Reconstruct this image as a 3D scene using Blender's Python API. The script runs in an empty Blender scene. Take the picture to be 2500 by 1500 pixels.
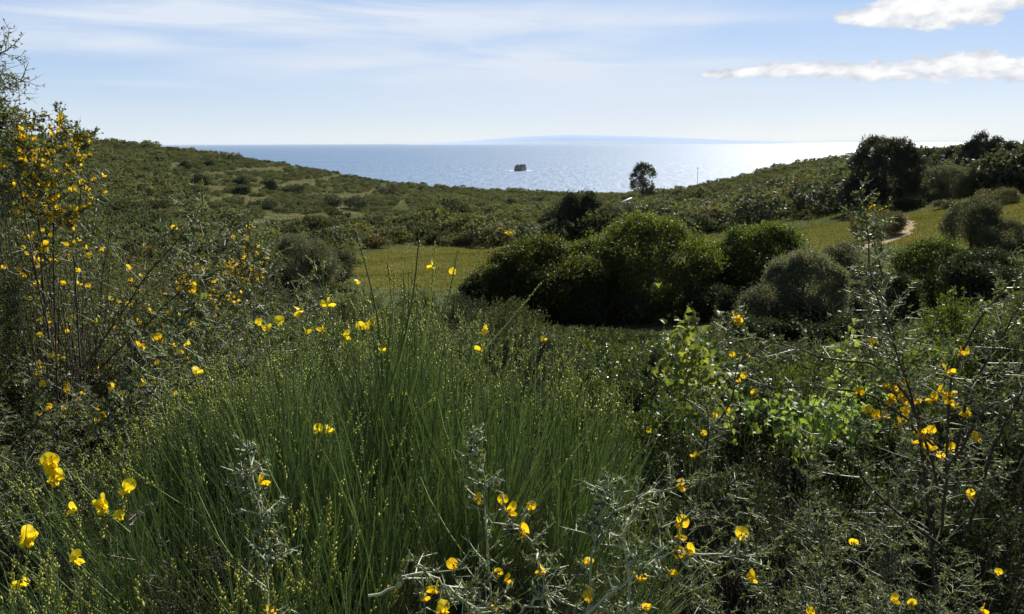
import bpy, math, random
import numpy as np
from mathutils import Matrix, Vector
PI = math.pi
S = bpy.context.scene
COL = S.collection

# ------------------------------------------------------------------ camera
CAM_Z = 60.0                       # eye height above the sea
FPX = 1962.0                       # focal length in photo pixels (2500 wide)
PITCH, ROLL = math.radians(11.55), math.radians(0.2)
_r = np.array([1.0, 0, 0]); _f = np.array([0, math.cos(PITCH), -math.sin(PITCH)]); _u = np.array([0, math.sin(PITCH), math.cos(PITCH)])
RIGHT = math.cos(ROLL) * _r - math.sin(ROLL) * _u
UP = math.sin(ROLL) * _r + math.cos(ROLL) * _u
cam_d = bpy.data.cameras.new('camera'); cam = bpy.data.objects.new('camera', cam_d); COL.objects.link(cam)
cam_d.sensor_width = 36.0; cam_d.lens = 36.0 * FPX / 2500.0
cam_d.clip_start = 0.05; cam_d.clip_end = 120000
M = Matrix(((RIGHT[0], UP[0], -_f[0], 0), (RIGHT[1], UP[1], -_f[1], 0), (RIGHT[2], UP[2], -_f[2], CAM_Z), (0, 0, 0, 1)))
cam.matrix_world = M
S.camera = cam

# ------------------------------------------------------------------ sky, sun, exposure
SUN_AZ, SUN_EL = math.radians(29), math.radians(39)
W = bpy.data.worlds.new('World'); S.world = W; W.use_nodes = True
nt = W.node_tree; nt.nodes.clear()


class NT:
    """tiny node helper"""
    def __init__(s, t): s.t = t
    def n(s, kind, **kw):
        nd = s.t.nodes.new(kind)
        for k, v in kw.items():
            if k.startswith('i_'): 
                key = k[2:]
                nd.inputs[int(key) if key.isdigit() else key.replace('_', ' ')].default_value = v
            else: setattr(nd, k, v)
        return nd
    def l(s, a, b): s.t.links.new(a, b)
    def m(s, op, a, b=None, c=None, clamp=False):
        nd = s.t.nodes.new('ShaderNodeMath'); nd.operation = op; nd.use_clamp = clamp
        for i, x in enumerate((a, b, c)):
            if x is None: continue
            if isinstance(x, (int, float)): nd.inputs[i].default_value = x
            else: s.t.links.new(x, nd.inputs[i])
        return nd.outputs[0]
    def mix(s, f, a, b):
        nd = s.t.nodes.new('ShaderNodeMix'); nd.data_type = 'RGBA'
        for i, x in ((0, f), (6, a), (7, b)):
            if isinstance(x, (int, float)): nd.inputs[i].default_value = x
            elif isinstance(x, tuple): nd.inputs[i].default_value = (*x, 1)[:4]
            else: s.t.links.new(x, nd.inputs[i])
        return nd.outputs[2]
    def ss(s, x, lo, hi):
        nd = s.t.nodes.new('ShaderNodeMapRange'); nd.interpolation_type = 'SMOOTHSTEP'
        s.t.links.new(x, nd.inputs[0]); nd.inputs[1].default_value = lo; nd.inputs[2].default_value = hi
        return nd.outputs[0]


h = NT(nt)
tc = h.n('ShaderNodeTexCoord'); sep = h.n('ShaderNodeSeparateXYZ'); h.l(tc.outputs['Generated'], sep.inputs[0])
X, Y, Z = sep.outputs
AZ = h.m('MULTIPLY', h.m('ARCTAN2', X, Y), 180 / PI)           # degrees clockwise from the view direction
EL = h.m('MULTIPLY', h.m('ARCSINE', Z), 180 / PI)
sky = h.n('ShaderNodeTexSky', sky_type='NISHITA', sun_disc=False, sun_elevation=SUN_EL, sun_rotation=SUN_AZ,
          altitude=60, air_density=1.0, dust_density=0.6, ozone_density=1.5)


def noise(vec_scale, scale, detail=5, rough=0.55, dist=0.0, off=(0, 0, 0)):
    cb = h.n('ShaderNodeCombineXYZ')
    h.l(h.m('MULTIPLY_ADD', AZ, vec_scale[0], off[0]), cb.inputs[0]); h.l(h.m('MULTIPLY_ADD', EL, vec_scale[1], off[1]), cb.inputs[1])
    cb.inputs[2].default_value = off[2]
    nn = h.n('ShaderNodeTexNoise', i_Scale=scale, i_Detail=detail, i_Roughness=rough, i_Distortion=dist)
    h.l(cb.outputs[0], nn.inputs['Vector']); return nn.outputs['Fac']


def bump2(az0, el0, sa, se):
    a = h.m('DIVIDE', h.m('SUBTRACT', AZ, az0), sa); b = h.m('DIVIDE', h.m('SUBTRACT', EL, el0), se)
    return h.m('EXPONENT', h.m('MULTIPLY', h.m('ADD', h.m('MULTIPLY', a, a), h.m('MULTIPLY', b, b)), -1.0))




def azel(u, v):
    d = _f + RIGHT * ((u - 1250) / FPX) - UP * ((v - 750) / FPX); d = d / np.linalg.norm(d)
    return math.degrees(math.atan2(d[0], d[1])), math.degrees(math.asin(d[2]))


def blobs(lst):
    tot = None
    for u, v, su, sv, wgt in lst:
        a0, e0 = azel(u, v); sa = azel(u + su, v)[0] - a0; se = e0 - azel(u, v + sv)[1]
        x = h.m('MULTIPLY', bump2(a0, e0, sa, se), wgt); tot = x if tot is None else h.m('ADD', tot, x)
    return tot


# thin high veil: broad soft streaks
n1 = noise((0.035, 0.16), 1.0, 6, 0.55, 0.6, (3.1, 0.4, 1.0))
n2 = noise((0.07, 0.55), 1.0, 6, 0.55, 0.5, (7.7, 2.0, 2.0))
veil = blobs([(60, 90, 420, 34, .75), (420, 40, 420, 40, .55), (950, 25, 600, 55, .7), (1350, 150, 520, 42, .75), (800, 170, 420, 34, .35), (1700, 50, 400, 22, .25), (350, 205, 160, 9, .3), (1500, 225, 700, 60, .45), (1100, 90, 700, 50, .3)])
veil = h.m('MULTIPLY', veil, h.m('MULTIPLY_ADD', h.ss(n2, 0.32, 0.66), 1.1, 0.45))
veil = h.m('ADD', veil, h.m('MULTIPLY', h.ss(n1, 0.42, 0.72), 0.34), clamp=True)
# cumulus banks, upper right
n3 = noise((0.75, 1.25), 1.0, 9, 0.6, 0.25, (0.5, 5.0, 4.0))
n4 = noise((0.8, 1.5), 1.0, 6, 0.55, 0.0, (1.9, 9.4, 4.0))
cum = blobs([(2140, 38, 80, 31, 1.1), (2260, 30, 95, 42, 1.2), (2390, 22, 85, 37, 1.1), (2080, 46, 45, 13, .7), (2200, 5, 50, 20, .7), (2310, -5, 90, 22, .8), (2490, 5, 40, 14, .5),
             (1790, 180, 80, 12, .95), (1900, 170, 85, 20, 1.1), (2030, 170, 90, 19, 1.1), (2150, 176, 85, 23, 1.1), (2290, 168, 75, 31, 1.2), (2400, 158, 75, 36, 1.2), (2490, 170, 65, 27, 1.1), (2150, 249, 26, 5, .62)])
cmask = h.ss(h.m('ADD', cum, h.m('MULTIPLY_ADD', n3, 2.3, -1.15)), 0.34, 0.74)
cmask = h.m('MULTIPLY', cmask, h.ss(cum, 0.10, 0.35))
ccol = h.mix(h.ss(h.m('MULTIPLY_ADD', n4, 1.0, h.m('MULTIPLY', cum, 0.22)), 0.46, 0.95), (3.28, 3.49, 3.84), (5.30, 5.30, 5.30))
clear = h.mix(h.m('MINIMUM', h.m('EXPONENT', h.m('MULTIPLY', EL, -0.20)), 1.0), (1.12, 2.02, 3.91), (3.73, 4.25, 4.64))
back = h.m('MULTIPLY_ADD', h.ss(h.m('ABSOLUTE', AZ), 45.0, 110.0), -0.68, 1.0)      # the sky away from the sun is dimmer
bk = h.n('ShaderNodeMix', data_type='RGBA', blend_type='MULTIPLY'); bk.inputs[0].default_value = 1.0; h.l(back, bk.inputs[7])
col = h.mix(h.m('MULTIPLY_ADD', h.ss(EL, 11.0, 24.0), 0.85, 0.12), clear, sky.outputs[0])
h.l(col, bk.inputs[6]); col = bk.outputs[2]
col = h.mix(veil, col, (3.77, 4.15, 4.74))
col = h.mix(cmask, col, ccol)
bg = h.n('ShaderNodeBackground', i_Strength=0.10); h.l(col, bg.inputs[0])
out = h.n('ShaderNodeOutputWorld'); h.l(bg.outputs[0], out.inputs[0])

sun_d = bpy.data.lights.new('sun', 'SUN'); sun = bpy.data.objects.new('sun', sun_d); COL.objects.link(sun)
sun_d.energy = 5.0; sun_d.angle = math.radians(0.53); sun_d.color = (1.0, 0.94, 0.84)
SUNV = Vector((math.sin(SUN_AZ) * math.cos(SUN_EL), math.cos(SUN_AZ) * math.cos(SUN_EL), math.sin(SUN_EL)))
sun.rotation_euler = SUNV.to_track_quat('Z', 'Y').to_euler(); sun.location = (0, 0, 120)

S.view_settings.view_transform = 'Standard'; S.view_settings.look = 'None'
S.view_settings.exposure = 0.97; S.view_settings.gamma = 1.0
S.render.engine = 'CYCLES'
S.cycles.max_bounces = 6; S.cycles.diffuse_bounces = 3; S.cycles.glossy_bounces = 2; S.cycles.transmission_bounces = 4
S.cycles.sample_clamp_indirect = 6.0; S.cycles.caustics_reflective = False; S.cycles.caustics_refractive = False

# ------------------------------------------------------------------ projection helpers (photo pixels, 2500 x 1500)


def ray(u, v):
    d = _f + RIGHT * ((u - 1250) / FPX) - UP * ((v - 750) / FPX)
    return d / math.hypot(d[0], d[1])          # unit horizontal length


def at(u, v, r):
    return np.array([0, 0, CAM_Z]) + ray(u, v) * r


def project(P):
    q = np.asarray(P, float) - np.array([0, 0, CAM_Z])
    d = np.maximum(q @ _f, 1e-3)
    return 1250 + FPX * (q @ RIGHT) / d, 750 - FPX * (q @ UP) / d


# ------------------------------------------------------------------ mesh helpers


def make_mesh(name, V, Q=None, T=None, mats=(), smooth=False, attr=None):
    V = np.ascontiguousarray(V, np.float32)
    Q = np.zeros((0, 4), np.int32) if Q is None else np.asarray(Q, np.int32)
    T = np.zeros((0, 3), np.int32) if T is None else np.asarray(T, np.int32)
    me = bpy.data.meshes.new(name)
    me.vertices.add(len(V)); me.vertices.foreach_set('co', V.ravel())
    nl = Q.size + T.size
    me.loops.add(nl); me.loops.foreach_set('vertex_index', np.concatenate([Q.ravel(), T.ravel()]).astype(np.int32))
    me.polygons.add(len(Q) + len(T))
    st = np.concatenate([np.arange(len(Q)) * 4, Q.size + np.arange(len(T)) * 3]).astype(np.int32)
    me.polygons.foreach_set('loop_start', st)
    if attr is not None:
        a = me.attributes.new('tint', 'FLOAT', 'POINT'); a.data.foreach_set('value', np.ascontiguousarray(attr, np.float32))
    me.update(calc_edges=True)
    if smooth: me.shade_smooth()
    for m in mats: me.materials.append(m)
    return me


def link(name, me, parent=None, loc=None):
    o = bpy.data.objects.new(name, me); COL.objects.link(o)
    if parent is not None: o.parent = parent
    if loc is not None: o.location = loc
    return o


def tag(o, label=None, cat=None, group=None, kind=None):
    if label: o['label'] = label
    if cat: o['category'] = cat
    if group: o['group'] = group
    if kind: o['kind'] = kind
    return o


def thing(name, label, cat, loc, group=None):
    o = bpy.data.objects.new(name, None); COL.objects.link(o); o.location = loc; o.empty_display_size = 0.3
    return tag(o, label, cat, group)


class Geo:
    def __init__(s): s.V = []; s.Q = []; s.T = []; s.A = []; s.n = 0
    def add(s, V, Q=None, T=None, tint=0.0):
        V = np.asarray(V, float).reshape(-1, 3)
        if Q is not None and len(Q): s.Q.append(np.asarray(Q).reshape(-1, 4) + s.n)
        if T is not None and len(T): s.T.append(np.asarray(T).reshape(-1, 3) + s.n)
        s.V.append(V); s.A.append(np.broadcast_to(np.asarray(tint, float), (len(V),))); s.n += len(V)
    def mesh(s, name, mats, smooth=False, attr=False):
        V = np.concatenate(s.V); Q = np.concatenate(s.Q) if s.Q else None; T = np.concatenate(s.T) if s.T else None
        return make_mesh(name, V, Q, T, mats, smooth, np.concatenate(s.A) if attr else None)


def unit(a): return a / np.maximum(np.linalg.norm(a, axis=-1, keepdims=True), 1e-9)


def rdir(rng, n): return unit(rng.normal(size=(n, 3)))


def tubes(g, P, R, sides=3, tint=0.0):
    P = np.asarray(P, float); N, K, _ = P.shape
    R = np.broadcast_to(R, (N, K))
    t = unit(np.gradient(P, axis=1))
    ref = np.where(np.abs(t[:, :1, 2:3]) > 0.8, np.array([1.0, 0.2, 0]), np.array([0.1, 0.2, 1.0]))
    n = unit(np.cross(t, ref)); b = np.cross(t, n)
    an = np.arange(sides) * 2 * PI / sides
    ring = P[:, :, None] + R[:, :, None, None] * (n[:, :, None] * np.cos(an)[None, None, :, None] + b[:, :, None] * np.sin(an)[None, None, :, None])
    idx = np.arange(N * K * sides).reshape(N, K, sides)
    a0 = idx[:, :-1]; a1 = idx[:, 1:]
    Q = np.stack([a0, np.roll(a0, -1, 2), np.roll(a1, -1, 2), a1], -1).reshape(-1, 4)
    g.add(ring.reshape(-1, 3), Q, tint=tint)


def grow(rng, start, d, length, K, pull=0.0, wob=0.1, pullv=(0, 0, 1)):
    N = len(start); P = np.zeros((N, K, 3)); P[:, 0] = start; d = unit(np.array(d, float)); st = (np.asarray(length) / (K - 1)).reshape(-1, 1)
    for k in range(1, K):
        d = unit(d + np.asarray(pullv) * pull + rng.normal(size=(N, 3)) * wob)
        P[:, k] = P[:, k - 1] + d * st
    return P


def along(P, i, t):
    """points and tangents on polylines P[i] at fraction t"""
    K = P.shape[1]; x = np.clip(t, 0, 0.999) * (K - 1); k = x.astype(int); f = (x - k)[:, None]
    a, b = P[i, k], P[i, k + 1]
    return a + (b - a) * f, unit(b - a)


def leaves(g, c, ax, L, Wd, rng, tint=0.0, fold=False, nrm=None):
    n = len(c); L = np.broadcast_to(L, (n,))[:, None]; Wd = np.broadcast_to(Wd, (n,))[:, None]
    s = unit(np.cross(ax, rng.normal(size=(n, 3)) if nrm is None else nrm)); nn = np.cross(s, ax)
    if not fold:
        V = np.stack([c - ax * L / 2, c + s * Wd / 2, c + ax * L / 2, c - s * Wd / 2], 1)
        Q = np.arange(n * 4).reshape(n, 4); g.add(V.reshape(-1, 3), Q, tint=np.repeat(tint, 4) if np.ndim(tint) else tint)
    else:
        V = np.stack([c - ax * L / 2, c - ax * L * .08 + s * Wd / 2 + nn * Wd * .18, c + ax * L * .3 + s * Wd * .34 + nn * Wd * .12, c + ax * L / 2,
                      c + ax * L * .3 - s * Wd * .34 + nn * Wd * .12, c - ax * L * .08 - s * Wd / 2 + nn * Wd * .18, c + ax * L * .1], 1)
        i = np.arange(n)[:, None] * 7
        Q = np.concatenate([i + [0, 1, 2, 6], i + [6, 2, 3, 4], i + [0, 6, 4, 5]], 0)
        g.add(V.reshape(-1, 3), Q, tint=np.repeat(tint, 7) if np.ndim(tint) else tint)


# ------------------------------------------------------------------ materials


def new_mat(name):
    m = bpy.data.materials.new(name); m.use_nodes = True; m.node_tree.nodes.clear(); return m, NT(m.node_tree)


def leafmat(name, c1, c2, trans=0.3, rough=0.5, spec=0.3, tcol=None, obj_var=0.25):
    m, k = new_mat(name)
    ge = k.n('ShaderNodeNewGeometry'); oi = k.n('ShaderNodeObjectInfo'); at_ = k.n('ShaderNodeAttribute', attribute_name='tint')
    c = k.mix(ge.outputs['Random Per Island'], c1, c2)
    v = k.m('MULTIPLY_ADD', k.m('FRACT', k.m('ADD', oi.outputs['Random'], at_.outputs['Fac'])), 2 * obj_var, 1 - obj_var)
    hs = k.n('ShaderNodeHueSaturation'); k.l(c, hs.inputs['Color']); k.l(v, hs.inputs['Value'])
    hv = k.m('FRACT', k.m('MULTIPLY', k.m('ADD', oi.outputs['Random'], at_.outputs['Fac']), 7.13))
    k.l(k.m('MULTIPLY_ADD', hv, 0.05 * obj_var / .25, 0.5 - 0.025 * obj_var / .25), hs.inputs['Hue'])
    p = k.n('ShaderNodeBsdfPrincipled', i_Roughness=rough); p.inputs['Specular IOR Level'].default_value = spec
    k.l(hs.outputs[0], p.inputs['Base Color'])
    tr = k.n('ShaderNodeBsdfTranslucent')
    mul = k.n('ShaderNodeMix', data_type='RGBA', blend_type='MULTIPLY'); mul.inputs[0].default_value = 1.0
    k.l(hs.outputs[0], mul.inputs[6]); mul.inputs[7].default_value = (*(tcol or (1.6, 1.6, 0.7)), 1); k.l(mul.outputs[2], tr.inputs[0])
    mx = k.n('ShaderNodeMixShader'); mx.inputs[0].default_value = trans
    k.l(p.outputs[0], mx.inputs[1]); k.l(tr.outputs[0], mx.inputs[2])
    o = k.n('ShaderNodeOutputMaterial'); k.l(mx.outputs[0], o.inputs[0]); return m


def barkmat(name, c1, c2, scale=30.0, rough=0.8, spec=0.2):
    m, k = new_mat(name)
    t = k.n('ShaderNodeTexCoord'); n = k.n('ShaderNodeTexNoise', i_Scale=scale, i_Detail=4.0); k.l(t.outputs['Object'], n.inputs['Vector'])
    ge = k.n('ShaderNodeNewGeometry')
    c = k.mix(k.m('MULTIPLY_ADD', ge.outputs['Random Per Island'], 0.6, k.m('MULTIPLY', n.outputs['Fac'], 0.4)), c1, c2)
    p = k.n('ShaderNodeBsdfPrincipled', i_Roughness=rough); p.inputs['Specular IOR Level'].default_value = spec
    k.l(c, p.inputs['Base Color']); o = k.n('ShaderNodeOutputMaterial'); k.l(p.outputs[0], o.inputs[0]); return m


def groundmat(name, cols, scales, bump=0.3):
    """three colours mixed by two noises in world position"""
    m, k = new_mat(name)
    t = k.n('ShaderNodeNewGeometry')
    na = k.n('ShaderNodeTexNoise', i_Scale=scales[0], i_Detail=6.0, i_Roughness=0.6); k.l(t.outputs['Position'], na.inputs['Vector'])
    nb = k.n('ShaderNodeTexNoise', i_Scale=scales[1], i_Detail=6.0, i_Roughness=0.65); k.l(t.outputs['Position'], nb.inputs['Vector'])
    c = k.mix(k.ss(na.outputs['Fac'], 0.35, 0.65), cols[0], cols[1]); c = k.mix(k.ss(nb.outputs['Fac'], 0.45, 0.75), c, cols[2])
    p = k.n('ShaderNodeBsdfPrincipled', i_Roughness=0.95); p.inputs['Specular IOR Level'].default_value = 0.0; k.l(c, p.inputs['Base Color'])
    b = k.n('ShaderNodeBump', i_Strength=bump, i_Distance=0.2); k.l(nb.outputs['Fac'], b.inputs['Height']); k.l(b.outputs[0], p.inputs['Normal'])
    o = k.n('ShaderNodeOutputMaterial'); k.l(p.outputs[0], o.inputs[0]); return m


MT = dict(
    scrub=leafmat('scrub_leaf', (0.038, 0.046, 0.027), (0.105, 0.112, 0.062), 0.34, 0.75, 0.08, obj_var=0.45),
    scrub_light=leafmat('scrub_leaf_light', (0.055, 0.066, 0.03), (0.12, 0.122, 0.058), 0.32, 0.75, 0.08, obj_var=0.35),
    olive=leafmat('olive_leaf', (0.05, 0.06, 0.034), (0.12, 0.13, 0.075), 0.26, 0.6, 0.15, (1.4, 1.4, 0.8)),
    bay=leafmat('bay_leaf', (0.034, 0.05, 0.018), (0.098, 0.118, 0.037), 0.38, 0.55, 0.2, (1.7, 1.7, 0.5)),
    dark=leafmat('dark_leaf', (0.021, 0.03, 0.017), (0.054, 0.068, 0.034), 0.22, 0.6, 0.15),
    olive_pale=leafmat('pale_olive_leaf', (0.08, 0.09, 0.055), (0.19, 0.20, 0.125), 0.28, 0.6, 0.15, (1.4, 1.4, 0.8)),
    pine=leafmat('pine_needle', (0.025, 0.035, 0.02), (0.065, 0.075, 0.04), 0.18, 0.5, 0.3),
    gum=leafmat('gum_leaf', (0.05, 0.06, 0.04), (0.10, 0.105, 0.06), 0.3, 0.5, 0.3),
    mastic=leafmat('mastic_leaf', (0.025, 0.04, 0.014), (0.075, 0.10, 0.034), 0.30, 0.42, 0.45, (1.8, 1.9, 0.5)),
    dull=leafmat('dull_leaf', (0.05, 0.05, 0.03), (0.12, 0.10, 0.055), 0.25, 0.6, 0.2),
    vine=leafmat('vine_leaf', (0.09, 0.14, 0.03), (0.25, 0.30, 0.085), 0.42, 0.5, 0.25, (1.6, 1.5, 0.7)),
    broom=leafmat('broom_stem', (0.05, 0.09, 0.036), (0.30, 0.38, 0.185), 0.3, 0.32, 0.6, obj_var=0.1),
    bud=leafmat('broom_bud', (0.22, 0.26, 0.045), (0.40, 0.40, 0.08), 0.35, 0.4, 0.4, obj_var=0.05),
    spine=leafmat('thorn_twig', (0.11, 0.125, 0.075), (0.36, 0.38, 0.25), 0.08, 0.5, 0.4, obj_var=0.1),
    pale=leafmat('downy_twig', (0.30, 0.35, 0.23), (0.48, 0.52, 0.37), 0.08, 0.6, 0.3, obj_var=0.1),
    spineleaf=leafmat('thorn_leaf', (0.04, 0.052, 0.024), (0.12, 0.135, 0.06), 0.34, 0.5, 0.3, obj_var=0.1),
    petal=leafmat('yellow_petal', (0.80, 0.62, 0.012), (0.88, 0.74, 0.03), 0.45, 0.5, 0.2, (1.05, 1.0, 0.8), obj_var=0.05),
    gorse=leafmat('orange_yellow_petal', (0.80, 0.50, 0.008), (0.88, 0.66, 0.02), 0.45, 0.5, 0.2, (1.05, 1.0, 0.8), obj_var=0.05),
    grass=leafmat('grass_blade', (0.074, 0.072, 0.019), (0.118, 0.108, 0.032), 0.36, 0.9, 0.0, (1.25, 1.25, 0.6)),
    dry=barkmat('dry_stem', (0.06, 0.05, 0.038), (0.26, 0.22, 0.17), 40, 0.6, 0.4),
    bark=barkmat('bark', (0.05, 0.042, 0.034), (0.13, 0.11, 0.09), 12),
    twig=barkmat('dark_twig', (0.03, 0.025, 0.02), (0.09, 0.075, 0.06), 30),
    soil=groundmat('scrub_soil', ((0.06, 0.07, 0.03), (0.045, 0.058, 0.024), (0.10, 0.09, 0.045)), (0.06, 0.9)),
    field=groundmat('meadow', ((0.085, 0.080, 0.022), (0.062, 0.066, 0.018), (0.125, 0.10, 0.036)), (0.09, 0.5), 0.25),
    strips=groundmat('dry_terrace_grass', ((0.085, 0.085, 0.045), (0.075, 0.08, 0.04), (0.15, 0.12, 0.075)), (0.12, 0.9)),
    path=groundmat('bare_earth', ((0.27, 0.21, 0.14), (0.20, 0.155, 0.10), (0.33, 0.27, 0.19)), (0.4, 3.0)),
    rock=groundmat('rock', ((0.16, 0.16, 0.16), (0.25, 0.24, 0.23), (0.10, 0.10, 0.10)), (0.2, 0.8), 0.6),
)
# ------------------------------------------------------------------ terrain
# per column of sight: (distance, photo row at which that ground shows); nearer than 50 m the bank is given as drop below the eye
COLS = {
    -100: [(62, 690), (110, 590), (170, 500), (230, 420), (320, 330)],
    250: [(62, 690), (110, 590), (170, 500), (230, 425), (330, 341)],
    500: [(62, 690), (110, 595), (170, 510), (230, 450), (330, 372)],
    750: [(62, 705), (100, 620), (170, 535), (240, 475), (330, 410)],
    1000: [(62, 712), (105, 612), (160, 555), (240, 502), (335, 455)],
    1250: [(62, 715), (105, 606), (170, 556), (260, 503), (350, 470)],
    1500: [(62, 700), (100, 606), (160, 556), (240, 515), (360, 480)],
    1750: [(62, 660), (85, 606), (120, 570), (200, 518), (330, 452)],
    2000: [(62, 622), (95, 556), (130, 520), (210, 450), (320, 384)],
    2250: [(62, 592), (100, 512), (180, 425), (240, 385), (300, 372)],
    2500: [(62, 568), (95, 492), (140, 430), (220, 385), (290, 368)],
    2700: [(62, 560), (95, 482), (140, 425), (220, 380), (290, 362)],
}
NEAR = [(0, 1.65), (1, 1.72), (2, 1.95), (3.5, 2.35), (5, 2.8), (8, 3.7), (12, 4.7), (20, 6.6), (30, 8.4)]
RS = np.concatenate([np.linspace(0, 60, 241), np.arange(60.5, 620, 0.5)])
AZS = []; TAB = []; RIDGE = []
for uu, pts in sorted(COLS.items()):
    AZS.append(math.atan2(ray(uu, 430)[0], ray(uu, 430)[1]))
    f = max(0.0, min(1.0, (uu - 1500) / 900.0))
    nr = [(r, 60 - d * (1 - 0.22 * f * min(1, r / 15))) for r, d in NEAR]
    d44 = 10.2 - 2.2 * f - (0.7 if uu < 600 else 0)
    nd = nr + [(44, 60 - d44)] + [(r, at(uu, v, r)[2]) for r, v in pts]
    rr, vv = pts[-1]; zr = at(uu, vv, rr)[2]
    nd += [(rr + 45, zr - 7), (rr + 130, -6), (620, -10)]
    a = np.array(nd); TAB.append(np.interp(RS, a[:, 0], a[:, 1])); RIDGE.append(rr)
TAB = np.array(TAB); AZS = np.array(AZS); RIDGE = np.array(RIDGE, float)
_k = np.exp(-0.5 * (np.arange(-20, 21) / 8.0) ** 2); _k /= _k.sum()
_far = RS > 55
for i in range(len(TAB)):
    p = np.pad(TAB[i], 20, mode='edge'); s = np.convolve(p, _k, mode='valid')
    w = np.clip((RS - 55) / 6, 0, 1); TAB[i] = TAB[i] * (1 - w) + s * w
# resample over azimuth with smooth steps
AZD = np.linspace(AZS[0], AZS[-1], 241)
TABD = np.array([np.interp(AZD, AZS, TAB[:, j]) for j in range(TAB.shape[1])]).T
_k2 = np.exp(-0.5 * (np.arange(-18, 19) / 6.0) ** 2); _k2 /= _k2.sum()
_p = np.pad(TABD, ((18, 18), (0, 0)), mode='edge'); TABD = sum(_k2[j] * _p[j:j + 241] for j in range(37))
RID = np.interp(AZD, AZS, RIDGE)


def hill_noise(x, y):
    return (np.sin(x * .11 + 1.3) * np.cos(y * .09 + .4) + .6 * np.sin(x * .23 + y * .17) + .4 * np.cos(x * .41 - y * .33 + 2)) * 0.28


def ground(x, y):
    x = np.asarray(x, float); y = np.asarray(y, float)
    r = np.hypot(x, y); az = np.arctan2(x, y)
    fa = np.clip((az - AZD[0]) / (AZD[1] - AZD[0]), 0, 239.999); ia = fa.astype(int); fa = fa - ia
    rr = np.clip(r, 0, 618)
    fr = np.where(rr < 60, rr * 4, 240 + (rr - 60) * 2); ir = np.minimum(fr.astype(int), len(RS) - 2); fr = fr - ir
    z = (TABD[ia, ir] * (1 - fr) + TABD[ia, ir + 1] * fr) * (1 - fa) + (TABD[ia + 1, ir] * (1 - fr) + TABD[ia + 1, ir + 1] * fr) * fa
    side = np.clip((np.abs(az) - 0.9) / 0.7, 0, 1)
    z = z * (1 - side) + np.maximum(z, 58.2 - r * 0.02) * side
    return z + hill_noise(x, y) * np.clip((r - 4) / 40, 0.0, 1)


def hit(u, v, r0=2.0, r1=420.0):
    """where the sight line of a photo pixel meets the ground"""
    d = ray(u, v); rs = np.arange(r0, r1, 0.25)
    z = CAM_Z + d[2] * rs; g = ground(d[0] * rs, d[1] * rs)
    k = np.nonzero(z <= g)[0]
    r = rs[k[0]] if len(k) else r1
    return np.array([d[0] * r, d[1] * r, float(ground(d[0] * r, d[1] * r))])


def inpoly(u, v, poly):
    u = np.asarray(u); c = np.zeros(u.shape, bool); n = len(poly)
    for i in range(n):
        x0, y0 = poly[i]; x1, y1 = poly[(i + 1) % n]
        if y0 == y1: continue
        t = ((y0 > v) != (y1 > v)) & (u < (x1 - x0) * (v - y0) / (y1 - y0) + x0); c ^= t
    return c


def world_poly(pts, r0, r1):
    out = []
    for u, v in pts:
        p = hit(u, v, r0, r1); out.append((p[0], p[1]))
    return out


FIELD1 = world_poly([(862, 668), (872, 630), (905, 614), (1000, 607), (1100, 604), (1210, 600), (1340, 598), (1340, 690), (1240, 705), (1140, 704), (1000, 706), (900, 704)], 50, 130)
FIELD2 = world_poly([(1700, 612), (1730, 585), (1800, 574), (1940, 562), (2070, 542), (2200, 522), (2320, 505), (2440, 495), (2560, 487), (2680, 481), (2680, 580), (2450, 600), (2300, 605), (2150, 600), (2000, 622), (1900, 622), (1800, 618)], 50, 130)
PATH = world_poly([(2197, 528), (2214, 530), (2232, 556), (2222, 574), (2185, 588), (2125, 604), (2066, 618), (2052, 610), (2110, 594), (2170, 576), (2205, 558)], 50, 130)
TERR = [(410, 395, 470, 418), (505, 452, 560, 470), (590, 478, 660, 500), (580, 408, 700, 418), (700, 440, 780, 452), (640, 520, 900, 545), (560, 540, 700, 570), (720, 470, 900, 478), (960, 488, 1000, 500)]

az = np.concatenate([np.linspace(-PI, -0.72, 40)[:-1], np.linspace(-0.72, 0.72, 760), np.linspace(0.72, PI, 40)[1:]])
ra = np.concatenate([[0.0, .3], np.geomspace(0.6, 55, 90), np.arange(55.6, 125, 0.6), np.geomspace(125.5, 600, 110)])
A, R = np.meshgrid(az, ra)
GX, GY = np.sin(A) * R, np.cos(A) * R
GZ = ground(GX, GY); GZ[0] = GZ[0].mean()
GV = np.stack([GX, GY, GZ], -1).reshape(-1, 3)
ni, nj = A.shape; ix = np.arange(ni * nj).reshape(ni, nj)
GQ = np.stack([ix[:-1, :-1], ix[:-1, 1:], ix[1:, 1:], ix[1:, :-1]], -1).reshape(-1, 4)
fc = GV[GQ].mean(1)
wob = np.stack([np.sin(fc[:, 1] * 1.7 + fc[:, 0]) * .25, np.cos(fc[:, 0] * 1.3 - fc[:, 1]) * .4], -1)
fx, fy = fc[:, 0] + wob[:, 0], fc[:, 1] + wob[:, 1]
isf1, isf2, isp = inpoly(fx, fy, FIELD1), inpoly(fx, fy, FIELD2), inpoly(fx, fy, PATH)
isf1 &= ~isp; isf2 &= ~isp

pu_, pv_ = project(fc)[0], project(fc)[1]; pr_ = np.hypot(fc[:, 0], fc[:, 1])
ist = (pu_ > 430) & (pu_ < 960) & (pv_ > 390) & (pv_ < 545) & (pr_ > 120) & (pr_ < 330) & (((fc[:, 2] + .35 * np.sin(fc[:, 0] * .05)) % 1.9) < .62) & (np.sin(fc[:, 0] * .06 + fc[:, 2] * 2.1) + .5 * np.sin(fc[:, 0] * .17 + 1) > -.35)
for q0, q1, q2, q3 in TERR: ist |= (pu_ > q0) & (pu_ < q2) & (pv_ > q1) & (pv_ < q3) & (pr_ > 90) & (pr_ < 330)
ist &= ~(isf1 | isf2 | isp)


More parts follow.
